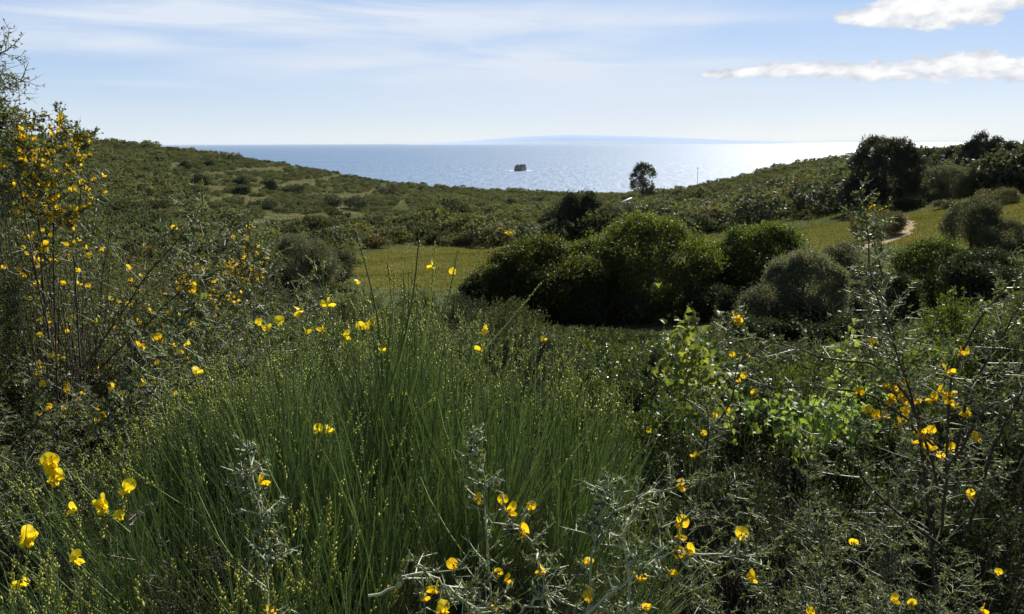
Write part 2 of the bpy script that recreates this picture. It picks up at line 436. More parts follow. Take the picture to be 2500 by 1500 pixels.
def sub(name, mask, mat, label, cat):
    q = GQ[mask]; idx = np.unique(q); remap = np.zeros(len(GV), int); remap[idx] = np.arange(len(idx))
    o = link(name, make_mesh(name, GV[idx], remap[q], None, [mat], True)); return tag(o, label, cat, kind='structure')


sub('ground', ~(isf1 | isf2 | isp | ist), MT['soil'], 'scrub covered hillsides and valley running down to the sea', 'terrain')
sub('grass_field', isf1, MT['field'], 'mown yellow green meadow in the valley beyond the central broom', 'field')
sub('grass_field', isf2, MT['field'], 'sloping yellow green meadow below the large dark pine', 'field')
sub('terraces', ist, MT['strips'], 'strips of dry pale grass along the old terraces of the left hill', 'terrace')
sub('dirt_path', isp, MT['path'], 'pale bare earth path crossing the sloping meadow', 'path')

# ------------------------------------------------------------------ sea
m, k = new_mat('sea_water')
g_ = k.n('ShaderNodeNewGeometry')
mp = k.n('ShaderNodeMapping'); mp.inputs['Scale'].default_value = (0.05, 0.014, 0.1); mp.inputs['Rotation'].default_value = (0, 0, 0.3); k.l(g_.outputs['Position'], mp.inputs[0])
n1 = k.n('ShaderNodeTexNoise', i_Scale=1.0, i_Detail=8.0, i_Roughness=0.7); k.l(mp.outputs[0], n1.inputs['Vector'])
n2 = k.n('ShaderNodeTexNoise', i_Scale=0.0025, i_Detail=4.0); k.l(g_.outputs['Position'], n2.inputs['Vector'])
p = k.n('ShaderNodeBsdfPrincipled', i_IOR=1.333)
k.l(k.mix(n2.outputs['Fac'], (0.03, 0.085, 0.17), (0.045, 0.11, 0.20)), p.inputs['Base Color'])
n4 = k.n('ShaderNodeTexNoise', i_Scale=1.0, i_Detail=6.0, i_Roughness=0.6); mp2 = k.n('ShaderNodeMapping'); mp2.inputs['Scale'].default_value = (0.0012, 0.006, 1); k.l(g_.outputs['Position'], mp2.inputs[0]); k.l(mp2.outputs[0], n4.inputs['Vector'])
k.l(k.m('MULTIPLY_ADD', n4.outputs['Fac'], 0.36, 0.29), p.inputs['Roughness'])
b = k.n('ShaderNodeBump', i_Strength=1.0, i_Distance=6.0); k.l(n1.outputs['Fac'], b.inputs['Height']); k.l(b.outputs[0], p.inputs['Normal'])
o = k.n('ShaderNodeOutputMaterial'); k.l(p.outputs[0], o.inputs[0]); MT['sea'] = m
rs = np.concatenate([[0.0], np.geomspace(300, 60000, 40)]); an = np.linspace(0, 2 * PI, 97)[:-1]
V = np.array([[math.sin(a) * r, math.cos(a) * r, 0.0] for r in rs for a in an])
Q = [[i * 96 + j, i * 96 + (j + 1) % 96, (i + 1) * 96 + (j + 1) % 96, (i + 1) * 96 + j] for i in range(1, len(rs) - 1) for j in range(96)]
T = [[0, 96 + j, 96 + (j + 1) % 96] for j in range(96)]
V2 = np.concatenate([V[:1], V[96:]]); Q = np.array(Q) - 95; T = np.array([[0, 1 + j, 1 + (j + 1) % 96] for j in range(96)])
tag(link('sea', make_mesh('sea', V2, Q, T[:, ::-1], [MT['sea']])), 'open blue sea glittering towards the sun', 'sea', kind='structure')

# added far land standing in for a hump in the sea line
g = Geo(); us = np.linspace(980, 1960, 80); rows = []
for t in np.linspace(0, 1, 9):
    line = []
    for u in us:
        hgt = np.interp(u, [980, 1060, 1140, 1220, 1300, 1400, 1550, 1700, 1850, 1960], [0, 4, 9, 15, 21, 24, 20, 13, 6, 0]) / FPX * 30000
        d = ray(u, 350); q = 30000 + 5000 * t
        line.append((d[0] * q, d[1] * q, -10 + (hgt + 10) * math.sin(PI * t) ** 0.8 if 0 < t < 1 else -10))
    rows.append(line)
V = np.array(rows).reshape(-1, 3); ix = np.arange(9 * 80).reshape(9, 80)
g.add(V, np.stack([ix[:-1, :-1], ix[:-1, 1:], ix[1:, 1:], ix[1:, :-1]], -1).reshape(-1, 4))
m, k = new_mat('painted_haze_blue')
p = k.n('ShaderNodeBsdfPrincipled', i_Roughness=1.0); p.inputs['Base Color'].default_value = (0.30, 0.39, 0.54, 1); p.inputs['Specular IOR Level'].default_value = 0  # haze and sea blue painted into the base colour
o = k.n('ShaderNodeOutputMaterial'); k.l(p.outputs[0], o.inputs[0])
tag(link('added_horizon_hump', g.mesh('added_horizon_hump', [m], True)), 'long low added land standing in for a hump in the sea horizon, haze blue painted into its colour', 'added_horizon_hump', kind='structure')
# ------------------------------------------------------------------ crowns, trunks


def crown(seed, Rx, Ry, H, nl, n, L, Wd, lobe=(.26, .42), shell=.35, zb=0.05, skirt=True, fold=False, clump=7, spread=1.6, up=.25, top=None):
    """leaf-sized faces on many overlapping lobes that fill an egg-shaped envelope from the ground up"""
    rng = np.random.default_rng(seed)
    d = rdir(rng, nl * 6)
    d = d[d[:, 2] > (-0.75 if skirt else -0.35)][:nl]
    E = np.array([Rx, Ry, H * (0.55 if skirt else 0.42)]); C = np.array([0, 0, H * (0.45 if skirt else 0.58)])
    if top is not None: d[:len(top)] = unit(np.array(top, float))
    lr = rng.uniform(lobe[0], lobe[1], len(d))
    pos = C + d * E * (1 - lr)[:, None] * rng.uniform(.8, 1.06, (len(d), 1))
    scale = E / E.mean() * E.mean()
    m = n // clump; m2 = int(m * 1.8)
    i = rng.choice(len(d), m2, p=lr ** 2 / (lr ** 2).sum())
    dd = unit(rdir(rng, m2) + d[i] * 0.45 + np.array([0, 0, .15]))
    depth = 1 - shell * rng.random(m2) ** 1.6
    c = pos[i] + dd * (lr[i] * depth)[:, None] * scale * rng.uniform(.92, 1.1, (m2, 1))
    rag = rng.random(m2) < .08; c[rag] += dd[rag] * (lr[i[rag]] * rng.uniform(.1, .5, rag.sum()))[:, None] * scale
    ok = c[:, 2] > zb * H
    for j in range(len(d)):
        q = np.linalg.norm((c - pos[j]) / (lr[j] * scale), axis=1); ok &= (q > 0.66) | (i == j)
    c, dd = c[ok][:m], dd[ok][:m]
    cc = np.repeat(c, clump, 0); d2 = np.repeat(dd, clump, 0)
    cc = cc + rng.normal(size=cc.shape) * L * spread * np.array([.5, .5, .5])
    ax = unit(d2 * .55 + np.array([0, 0, up]) + rng.normal(size=cc.shape) * .65)
    g = Geo(); s = rng.uniform(.7, 1.25, len(cc))
    leaves(g, cc, ax, L * s, Wd * s, rng, fold=fold); return g


def limbs(seed, Rx, H, r, n=7, fork=.18, lean=0.0):
    rng = np.random.default_rng(seed); g = Geo()
    top = np.array([[lean * H * .3, 0, H * .62]])
    t = np.linspace(0, 1, 6)[None, :, None]
    P = t * top[:, None]; P[0, 1:5, :2] += rng.normal(size=(4, 2)) * r * .6
    P[0, 0, 2] = -0.25
    tubes(g, P, r * np.array([1.25, 1, .85, .7, .55, .35])[None], 8)
    st, tt = along(P, np.zeros(n, int), rng.uniform(fork, .85, n))
    an = np.arange(n) * 2.4 + rng.random(n); d = np.stack([np.cos(an), np.sin(an), rng.uniform(.4, 1.1, n)], -1)
    B = grow(rng, st, d, rng.uniform(.5, .85, n) * max(Rx, H * .35), 6, .06, .1)
    tubes(g, B, r * .45 * np.linspace(1, .2, 6)[None], 5)
    k = n * 5; st, tt = along(B, np.repeat(np.arange(n), 5), rng.uniform(.3, .95, k))
    C = grow(rng, st, unit(tt + rdir(rng, k) * .8), rng.uniform(.2, .35, k) * max(Rx, H * .3), 4, .05, .15)
    tubes(g, C, r * .14 * np.linspace(1, .2, 4)[None], 3); return g


def tree(name, label, cat, u, vtop, wpx, r, leaf, bark='bark', vbase=None, n=16000, L=.16, Wd=.07, nl=22, group=None, trunk=True, depth=.9, skirt=True, zoff=0.0, **kw):
    """a plant whose top shows at photo row vtop, width wpx pixels, standing on the ground r metres away"""
    if vbase is not None: p0 = hit(u, vbase, 20); r = math.hypot(p0[0], p0[1])
    d = ray(u, vtop); x, y = d[0] * r, d[1] * r; z = float(ground(x, y)) + zoff
    top = at(u, vtop, r)[2]; H = max(0.5, top - z) * 0.97
    Rx = wpx / FPX * r / 2
    seed = int(abs(u * 13 + vtop * 7 + r * 3)) % 100000
    root = thing(name, label, cat, (x, y, z), group)
    g = crown(seed, Rx, Rx * depth, H, nl, n, L, Wd, skirt=skirt, **kw)
    link('crown', g.mesh(name + '_crown', [MT[leaf]]), root)
    if trunk:
        t = limbs(seed + 1, Rx, H, max(.05, H * .025)); link('trunk', t.mesh(name + '_trunk', [MT[bark]], True), root)
    root.rotation_euler.z = 0
    return root


# --- the tall thicket in the valley and its neighbours
tree('thicket_tree', 'tall dark rounded thicket tree, highest of the clump behind the green broom', 'tree', 1590, 518, 360, 48, 'bay', n=80000, L=.15, Wd=.075, nl=34)
tree('thicket_tree', 'dark leafy thicket tree left of the highest one, its dome lit yellow green', 'tree', 1345, 572, 330, 46, 'bay', n=66000, L=.15, Wd=.075, nl=30)
tree('thicket_tree', 'leafy tree filling the dip between the two thicket domes', 'tree', 1462, 566, 190, 47.5, 'bay', n=30000, L=.15, Wd=.075, nl=22)
tree('thicket_bush', 'low bush stepping down from the thicket onto the mown meadow', 'bush', 1215, 632, 200, 45, 'bay', n=26000, L=.14, Wd=.07, nl=20)
tree('thicket_tree', 'domed thicket tree with lit crest standing right of the highest one', 'tree', 1862, 536, 240, 50, 'bay', n=50000, L=.15, Wd=.075, nl=28)
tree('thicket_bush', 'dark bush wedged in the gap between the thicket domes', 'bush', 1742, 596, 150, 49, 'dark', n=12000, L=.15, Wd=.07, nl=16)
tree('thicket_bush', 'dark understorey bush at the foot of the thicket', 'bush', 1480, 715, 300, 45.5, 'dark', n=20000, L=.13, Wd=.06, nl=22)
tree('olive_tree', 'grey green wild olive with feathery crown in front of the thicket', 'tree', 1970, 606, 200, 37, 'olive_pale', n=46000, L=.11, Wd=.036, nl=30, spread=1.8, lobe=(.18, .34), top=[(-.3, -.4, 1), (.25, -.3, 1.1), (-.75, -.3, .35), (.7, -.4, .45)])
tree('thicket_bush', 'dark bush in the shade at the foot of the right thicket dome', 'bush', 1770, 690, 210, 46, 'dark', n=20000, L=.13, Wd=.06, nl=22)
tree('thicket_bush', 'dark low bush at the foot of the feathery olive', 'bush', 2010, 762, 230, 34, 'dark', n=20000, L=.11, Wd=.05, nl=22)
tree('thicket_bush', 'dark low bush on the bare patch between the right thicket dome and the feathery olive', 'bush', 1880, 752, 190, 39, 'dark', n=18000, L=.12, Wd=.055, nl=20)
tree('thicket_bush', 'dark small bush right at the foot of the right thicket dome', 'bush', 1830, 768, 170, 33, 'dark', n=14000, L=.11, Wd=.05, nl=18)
tree('olive_tree', 'lower grey green olive leaning out left of the feathery one', 'tree', 1890, 690, 170, 35.5, 'olive', n=24000, L=.11, Wd=.032, nl=20, spread=2.2)
tree('olive_bush', 'dark grey bush just below the bare earth path', 'bush', 2070, 584, 130, 50, 'olive', n=14000, L=.13, Wd=.045, nl=18)
tree('olive_tree', 'grey green olive standing in the sloping meadow near the right edge', 'tree', 2385, 474, 130, 58, 'olive', n=26000, L=.13, Wd=.042, nl=22)
tree('olive_bush', 'grey green bush merging with the meadow olive on its right', 'bush', 2450, 530, 130, 57, 'olive', n=18000, L=.13, Wd=.042, nl=18)
tree('evergreen_bush', 'dark green evergreen bush below the meadow and right of the path', 'bush', 2290, 574, 190, 46, 'bay', n=28000, L=.13, Wd=.06, nl=26)
tree('evergreen_bush', 'dull green evergreen bush at the right edge under the meadow olive', 'bush', 2425, 596, 210, 44, 'dark', n=28000, L=.13, Wd=.06, nl=26)
tree('evergreen_bush', 'dark bush low between the feathery olive and the tall thorny twig', 'bush', 2170, 650, 160, 40, 'dark', n=16000, L=.12, Wd=.055, nl=18)
tree('broom_bush', 'brownish broom bush with yellow flowers on its crest beside the path', 'bush', 2140, 503, 130, 0, 'dull', vbase=582, n=18000, L=.14, Wd=.05, nl=22)
tree('broom_bush', 'small russet cushion bush at the top edge of the sloping meadow', 'bush', 2312, 489, 56, 0, 'dull', vbase=508, n=4000, L=.14, Wd=.06, nl=12)
tree('broom_bush', 'pale olive brown bush on the upper meadow edge below the right hand trees', 'bush', 2440, 458, 92, 0, 'dull', vbase=496, n=7000, L=.15, Wd=.06, nl=14)
# --- right skyline
tree('pine_tree', 'large dark umbrella shaped pine standing highest on the right slope', 'tree', 2165, 322, 175, 108, 'pine', n=36000, L=.42, Wd=.09, nl=46, lobe=(.16, .28), clump=9, spread=1.0, up=.7)
tree('pine_bush', 'dark bush under the left side of the large pine', 'bush', 2110, 420, 110, 107, 'pine', n=9000, L=.3, Wd=.09, nl=18)
tree('pine_tree', 'smaller dark pine with ragged top near the right edge of the ridge', 'tree', 2402, 324, 104, 135, 'pine', n=16000, L=.42, Wd=.10, nl=30, lobe=(.16, .28), clump=9, spread=1.0, up=.7)
tree('pine_tree', 'ragged pine bough crown right of the smaller pine', 'tree', 2458, 346, 60, 132, 'pine', n=8000, L=.42, Wd=.10, nl=18, lobe=(.16, .3), clump=9, spread=1.0, up=.7)
tree('round_tree', 'round dark bluish tree behind the banded post', 'tree', 2316, 352, 66, 165, 'dark', n=9000, L=.35, Wd=.17, nl=22)
tree('round_tree', 'low dark tree between the large pine and the round bluish one', 'tree', 2268, 360, 64, 168, 'dark', n=8000, L=.35, Wd=.17, nl=18)
tree('evergreen_tree', 'tall dark evergreen tree cut by the right edge under the pine boughs', 'tree', 2482, 366, 130, 112, 'dark', n=22000, L=.28, Wd=.13, nl=28)
tree('evergreen_tree', 'broad dark tree at the right end of the ridge against the bright sea', 'tree', 2520, 350, 90, 150, 'dark', n=9000, L=.3, Wd=.14, nl=18)
tree('olive_tree', 'silvery olive right of the large pine above the meadow', 'tree', 2325, 402, 150, 112, 'olive', n=24000, L=.24, Wd=.075, nl=26)
tree('olive_tree', 'silvery olive close under the large pine on its right', 'tree', 2255, 432, 110, 109, 'olive', n=16000, L=.24, Wd=.075, nl=20)
tree('olive_tree', 'silvery olive between the banded post and the right edge evergreen', 'tree', 2405, 408, 110, 114, 'olive', n=16000, L=.24, Wd=.075, nl=20)
tree('dark_bush', 'small dark bush at the foot of the large pine on the meadow edge', 'bush', 2225, 478, 66, 102, 'dark', n=6000, L=.2, Wd=.09, nl=14)
# --- middle
tree('evergreen_tree', 'big black green twin domed tree standing between the thicket and the sea', 'tree', 1380, 462, 105, 118, 'dark', n=22000, L=.26, Wd=.12, nl=28)
tree('evergreen_tree', 'dark tree joined to the right of the black green twin domed one', 'tree', 1435, 466, 80, 119, 'dark', n=15000, L=.26, Wd=.12, nl=20)
tree('olive_bush', 'grey olive bush hiding the hut under the pale roof', 'bush', 1530, 491, 84, 160, 'olive', n=9000, L=.28, Wd=.1, nl=16)
tree('olive_tree', 'grey olive below the pale roof, right of the black green trees', 'tree', 1495, 492, 80, 117, 'olive', n=11000, L=.24, Wd=.08, nl=18)
tree('olive_tree', 'rounded grey olive standing in the hollow left of the mown meadow', 'tree', 733, 562, 168, 60, 'olive_pale', n=40000, L=.13, Wd=.042, nl=30)
tree('olive_bush', 'dark olive bush left of the rounded grey olive', 'bush', 525, 574, 130, 64, 'olive', n=18000, L=.15, Wd=.055, nl=20)
tree('olive_bush', 'small grey bush between the rounded olive and the mown meadow', 'bush', 838, 606, 70, 66, 'olive', n=7000, L=.13, Wd=.05, nl=14)
tree('broom_bush', 'russet bush with orange flowers at the left end of the meadow top', 'bush', 915, 576, 80, 104, 'dull', n=7000, L=.18, Wd=.07, nl=14)
tree('broom_bush', 'small bush topped with yellow flowers on the meadow edge by the thicket', 'bush', 1243, 566, 34, 108, 'dull', n=2500, L=.18, Wd=.08, nl=9)
# lone gum tree on the saddle, with see-through crown
tree('gum_tree', 'lone slender gum tree standing against the sea on the saddle', 'tree', 1571, 393, 68, 300, 'gum', n=7000, L=.6, Wd=.27, nl=40, lobe=(.18, .28), skirt=True, zb=.1, clump=8, spread=.9, shell=.6)

# dark single bushes that stand out on the terraced left hill
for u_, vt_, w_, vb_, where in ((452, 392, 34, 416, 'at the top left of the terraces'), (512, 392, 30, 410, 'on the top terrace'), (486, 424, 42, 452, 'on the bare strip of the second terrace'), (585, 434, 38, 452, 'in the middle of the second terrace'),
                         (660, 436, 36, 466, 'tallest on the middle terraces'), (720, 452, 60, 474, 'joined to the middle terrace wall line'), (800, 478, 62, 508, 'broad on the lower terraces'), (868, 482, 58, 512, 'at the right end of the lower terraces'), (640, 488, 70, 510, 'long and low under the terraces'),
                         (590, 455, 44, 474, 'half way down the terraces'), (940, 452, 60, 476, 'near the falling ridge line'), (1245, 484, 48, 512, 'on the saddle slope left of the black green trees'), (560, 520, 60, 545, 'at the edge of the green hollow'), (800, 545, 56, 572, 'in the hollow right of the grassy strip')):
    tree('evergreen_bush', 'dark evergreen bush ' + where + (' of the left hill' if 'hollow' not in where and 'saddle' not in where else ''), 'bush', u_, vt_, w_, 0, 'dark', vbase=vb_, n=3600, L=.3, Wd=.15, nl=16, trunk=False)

# yellow blossom on three of the bushes
def blossom_patch(u, v, su, sv, r, n, seed, mat, parent, size=.12):
    rng = np.random.default_rng(seed); g = Geo()
    c = np.array([at(u + a, v + b, r + e) for a, b, e in zip(rng.normal(0, su, n), rng.normal(0, sv, n), rng.normal(0, .4, n))]) - np.array(parent.location)
    leaves(g, c, rdir(rng, n), size, size * .8, rng); o = link('blossom', g.mesh('blossom', [MT[mat]]), parent); tag(o, kind='stuff'); return o


bb = {o['label']: o for o in COL.objects if 'label' in o}
for key, a in (('brownish broom bush with yellow', (2132, 509, 20, 4, 77.5, 55)), ('small bush topped with yellow', (1243, 570, 8, 3, 107.5, 60)), ('russet bush with orange', (905, 590, 18, 8, 103, 40))):
    o = next(v for q, v in bb.items() if q.startswith(key)); blossom_patch(*a, 5 + len(key), 'gorse', o, .16)

# ------------------------------------------------------------------ scrub on the hillsides
rng = np.random.default_rng(77)
VAR = {}
for leaf, kinds in (('scrub', 4), ('olive', 2), ('scrub_light', 2)):
    VAR[leaf] = [crown(500 + q, 1, 1, 1.3, 13, 1500, .165, .085, lobe=(.3, .5), clump=5, spread=.8) for q in range(kinds)]
LOWV = [crown(600 + q, 1, 1, 1.25, 9, 420, .22, .13, lobe=(.34, .55), clump=4, spread=.6) for q in range(6)]
NPT = 40000
azs = rng.uniform(-.62, .64, NPT); rr = np.sqrt(rng.uniform(52 ** 2, 400 ** 2, NPT))
ridge = np.interp(azs, AZD, RID)
sx, sy = np.sin(azs) * rr, np.cos(azs) * rr
sz = ground(sx, sy)
uu, vv = project(np.stack([sx, sy, sz], -1))
ok = rr < ridge + 14
for poly in (FIELD1, FIELD2, PATH): ok &= ~inpoly(sx, sy, poly)
bare = np.zeros(NPT, bool)
for a, b, c, d in TERR: bare |= (uu > a + 6) & (uu < c - 6) & (vv > b + 3) & (vv < d + 2)
ok &= ~bare
# contour-following grassy strips on the old terraces of the left hill
terr = (uu > 470) & (uu < 1000) & (vv > 395) & (vv < 545)
strip = terr & (((sz + .35 * np.sin(sx * .05)) % 1.9) < .62) & (np.sin(sx * .06 + sz * 2.1) + .5 * np.sin(sx * .17 + 1) > -.35)
ok &= ~strip
patchn = np.sin(sx * .035 + 2) * np.cos(sy * .05 + 1) + .7 * np.sin(sx * .09 - sy * .06)
ok &= rng.random(NPT) < np.clip(.8 + .25 * patchn, .4, 1)
green = inpoly(uu, vv, [(520, 560), (640, 535), (760, 528), (760, 545), (640, 556), (540, 575)]); ok &= ~green
near_keep = rr > 70
ok &= near_keep | ((uu < 900) & (rr > 52)) | (rr > 95)
ok &= ~((rr < 112) & (uu > 860) & (uu < 2600))
right = uu > 1560
ok &= ~(right & (rng.random(NPT) < .2))
size = np.clip(rng.lognormal(-.08, .5, NPT), .4, 2.6) * np.where(right, 1.45, 1.0) * np.where(rr > 230, np.where(right, .55, .8), 1.0)
size = np.where((uu > 1000) & (~right) & (rr < 190), size * 1.35, size)
size = np.where(terr, np.minimum(size, 1.0), size)
# thin out overlaps of large ones
order = np.argsort(-size); keep = []; cells = {}
for i in order:
    if not ok[i]: continue
    s = size[i] * .72; cx, cy = int(sx[i] // 4), int(sy[i] // 4); hitf = False
    for a in range(cx - 1, cx + 2):
        for b2 in range(cy - 1, cy + 2):
            for j in cells.get((a, b2), ()):
                if (sx[i] - sx[j]) ** 2 + (sy[i] - sy[j]) ** 2 < (s + size[j] * .72) ** 2 * .62: hitf = True; break
            if hitf: break
        if hitf: break
    if hitf: continue
    cells.setdefault((cx, cy), []).append(i); keep.append(i)
keep = np.array(keep)
show = size[keep] / rr[keep]
ind = keep[np.argsort(-show)[:290]]; rest = np.setdiff1d(keep, ind)
MS = {q: [g.mesh('scrub_crown', [MT[q]]) for g in v] for q, v in VAR.items()}


def area_of(u, v, r):
    if u < 430: return 'upper left', 'low rounded maquis bush among many on the left hillside beside the thorny shrub', 'maquis bushes on the upper left hillside'
    if u < 1000 and r > 150: return 'terraces', 'rounded maquis bush among many on the old terraces of the left hill', 'maquis bushes on the old terraces'
    if u < 1000: return 'hollow', 'rounded grey green bush among many in the hollow around the olive', 'bushes in the hollow below the terraces'
    if u < 1560: return 'saddle', 'rounded scrub bush among many between the mown meadow and the saddle', 'scrub bushes above the mown meadow'
    return 'right', 'bushy wild olive among many on the right slope below the sea', 'wild olives on the right slope'


for i in ind:
    _, lab, grp = area_of(uu[i], vv[i], rr[i])
    lf = 'olive' if (uu[i] > 1560 and rng.random() < .55) or rng.random() < .15 else ('scrub_light' if rng.random() < .16 else 'scrub')
    me = MS[lf][rng.integers(len(MS[lf]))]
    nm, cat = ('wild_olive', 'tree') if uu[i] > 1560 else ('maquis_bush', 'bush')
    o = link(nm, me, None, (sx[i], sy[i], sz[i] - .1)); s = size[i]
    o.scale = (s * rng.uniform(.9, 1.2), s * rng.uniform(.9, 1.2), s * rng.uniform(.75, 1.15)); o.rotation_euler.z = rng.uniform(0, 6.28)
    tag(o, lab, cat, grp)
g = Geo()
for i in rest:
    b_ = LOWV[rng.integers(6)] if rr[i] > 150 or size[i] < .8 else VAR['scrub'][rng.integers(4)]
    V0 = b_.V[0]; s = size[i]; a = rng.uniform(0, 6.28); ca, sa = math.cos(a), math.sin(a)
    Vn = np.stack([(V0[:, 0] * ca - V0[:, 1] * sa) * s * 1.1, (V0[:, 0] * sa + V0[:, 1] * ca) * s * 1.1, V0[:, 2] * s * rng.uniform(.7, 1.05)], -1) + np.array([sx[i], sy[i], sz[i] - .1])
    g.add(Vn, b_.Q[0], tint=rng.random() if s < 1.2 else .45 * rng.random())
tag(link('hillside_scrub', g.mesh('hillside_scrub', [MT['scrub']], attr=True)), 'unbroken cover of low maquis scrub over the far hillsides', 'scrub', kind='stuff')
print('scrub', len(keep), 'stuff quads', sum(len(q) for q in g.Q))

# rough grass on the meadows and bare terraces
rng = np.random.default_rng(8)
n = 220000; a = rng.uniform(-.35, .66, n); r_ = np.sqrt(rng.uniform(50 ** 2, 128 ** 2, n)); x, y = np.sin(a) * r_, np.cos(a) * r_
mk = (inpoly(x, y, FIELD1) | inpoly(x, y, FIELD2)) & ~inpoly(x, y, PATH); x, y = x[mk], y[mk]; z = ground(x, y)
g = Geo(); L = rng.uniform(.08, .2, len(x)); leaves(g, np.stack([x, y, z + L * .35], -1), unit(np.stack([rng.normal(0, .4, len(x)), rng.normal(0, .4, len(x)), np.ones(len(x))], -1)), L, .045, rng)
tag(link('meadow_grass', g.mesh('meadow_grass', [MT['grass']])), 'short yellow green grass covering both meadows', 'grass', kind='stuff')
n = 380000; a = rng.uniform(-.62, .64, n); r_ = np.sqrt(rng.uniform(55 ** 2, 330 ** 2, n)); x, y = np.sin(a) * r_, np.cos(a) * r_
mk = ~(inpoly(x, y, FIELD1) | inpoly(x, y, FIELD2) | inpoly(x, y, PATH)) & (r_ < np.interp(a, AZD, RID)); x, y = x[mk], y[mk]; z = ground(x, y)
g = Geo(); L = rng.uniform(.15, .45, len(x)); leaves(g, np.stack([x, y, z + L * .3], -1), unit(np.stack([rng.normal(0, .6, len(x)), rng.normal(0, .6, len(x)), np.ones(len(x))], -1)), L, .10, rng)
tag(link('rough_grass', g.mesh('rough_grass', [MT['scrub_light']])), 'rough grass and herbs growing between the hillside bushes', 'grass', kind='stuff')

# ------------------------------------------------------------------ islet, mast, hut, post
rng = np.random.default_rng(4)
import bmesh
pz = ray(1270, 418); D = CAM_Z / -pz[2]; ic = np.array([pz[0] * D, pz[1] * D, 0])
bm = bmesh.new(); bmesh.ops.create_icosphere(bm, subdivisions=5, radius=1)
from mathutils import noise as mnoise
sxm = 27 / FPX * D / 2
for v in bm.verts:
    q = v.co.copy(); e = 1 + .22 * mnoise.fractal(q * 1.7 + Vector((3, 1, 2)), 1, 2, 5) + .05 * mnoise.noise(q * 9)
    f = max(0, q.z); flat = min(q.z, .70 + .07 * q.x + .10 * mnoise.noise(q * 3.5 + Vector((7, 2, 5))) - .25 * max(0, -q.x - .45))
    v.co = Vector((math.copysign(abs(q.x) ** .85, q.x) * sxm * e, q.y * sxm * .8 * e, flat * e * 19 / FPX * D * 1.12 if flat > 0 else flat * 4))
me = bpy.data.meshes.new('islet'); bm.to_mesh(me); bm.free(); me.materials.append(MT['rock'])
tag(link('rock_islet', me, None, ic), 'dark blocky rock islet alone in the open sea', 'islet')
m, k = new_mat('foam'); p = k.n('ShaderNodeBsdfPrincipled', i_Roughness=.9); p.inputs['Base Color'].default_value = (.75, .78, .8, 1)
o = k.n('ShaderNodeOutputMaterial'); k.l(p.outputs[0], o.inputs[0])
g = Geo(); an = np.linspace(0, 2 * PI, 61)[:-1]
ro = np.array([[np.cos(a) * sxm * (2.3 + .2 * math.sin(5 * a)), np.sin(a) * sxm * 1.5, .5] for a in an]); rn = ro * np.array([.5, .5, 1])
g.add(np.concatenate([rn, ro]), [[j, 60 + j, 60 + (j + 1) % 60, (j + 1) % 60] for j in range(60)])
tag(link('sea_foam', g.mesh('sea_foam', [m]), None, ic), 'white line of surf around the foot of the rock islet', 'foam', kind='stuff')


def plain(name, colr, rough=.6, metal=0.0):
    m, k = new_mat(name); p = k.n('ShaderNodeBsdfPrincipled', i_Roughness=rough, i_Metallic=metal)
    t = k.n('ShaderNodeTexCoord'); nn = k.n('ShaderNodeTexNoise', i_Scale=6.0, i_Detail=4.0); k.l(t.outputs['Object'], nn.inputs['Vector'])
    k.l(k.mix(nn.outputs['Fac'], tuple(c * .8 for c in colr), colr), p.inputs['Base Color'])
    o = k.n('ShaderNodeOutputMaterial'); k.l(p.outputs[0], o.inputs[0]); return m


def place(u, r): 
    d = ray(u, 430); return np.array([d[0] * r, d[1] * r, float(ground(d[0] * r, d[1] * r))])


MT['metal'] = plain('grey_metal', (.3, .31, .32)); MT['white'] = plain('white_paint', (.8, .8, .78)); MT['sheet'] = plain('weathered_roof_sheet', (.42, .43, .44)); MT['black'] = plain('black_paint', (.02, .02, .02)); MT['render'] = plain('pale_render', (.6, .56, .48))
# thin mast on the skyline
b0 = place(1703, 322); Hm = at(1703, 408, 322)[2] - b0[2]
root = thing('mast', 'thin grey pole standing on the skyline right of the lone gum tree', 'mast', b0)
g = Geo(); tubes(g, [[[0, 0, -.3], [0, 0, Hm * .5], [0, 0, Hm]]], np.array([[.09, .08, .06]]), 8); link('pole', g.mesh('pole', [MT['metal']], True), root)
g = Geo(); tubes(g, [[[-.55, 0, Hm * .93], [0, 0, Hm * .93], [.55, 0, Hm * .93]]], .045, 6); link('crossarm', g.mesh('crossarm', [MT['metal']], True), root)
# banded marker post
b0 = place(2298, 120); top = at(2298, 379, 120)[2]; Hp = top - b0[2]
root = thing('banded_post', 'black and white banded post in front of the round bluish tree', 'post', b0)
g = Geo(); tubes(g, [[[0, 0, -.3], [0, 0, Hp * .5], [0, 0, Hp - 1.0]]], .11, 10); link('shaft', g.mesh('shaft', [MT['black']], True), root)
for q in range(5):
    z0 = Hp - 1.0 + q * .2; g = Geo(); rad = .15
    an = np.linspace(0, 2 * PI, 13)[:-1]; ring = np.stack([np.cos(an) * rad, np.sin(an) * rad, 0 * an], -1)
    V = np.concatenate([ring + [0, 0, z0], ring + [0, 0, z0 + .197], [[0, 0, z0]], [[0, 0, z0 + .197]]])
    g.add(V, [[j, (j + 1) % 12, 12 + (j + 1) % 12, 12 + j] for j in range(12)], [[24, (j + 1) % 12, j] for j in range(12)] + [[25, 12 + j, 12 + (j + 1) % 12] for j in range(12)])
    link('band', g.mesh('band', [MT['white' if q % 2 == 0 else 'black']]), root)
# hut with a pale roof among the trees
b0 = place(1535, 165); rt = at(1535, 485, 165)[2]; Hh = rt - b0[2]
root = thing('hut', 'small hut with a pale sloping roof half hidden among the olives', 'hut', b0)


def box(g, x0, x1, y0, y1, z0, z1):
    V = [[x, y, z] for z in (z0, z1) for y in (y0, y1) for x in (x0, x1)]
    g.add(V, [[0, 2, 3, 1], [4, 5, 7, 6], [0, 1, 5, 4], [2, 6, 7, 3], [0, 4, 6, 2], [1, 3, 7, 5]])


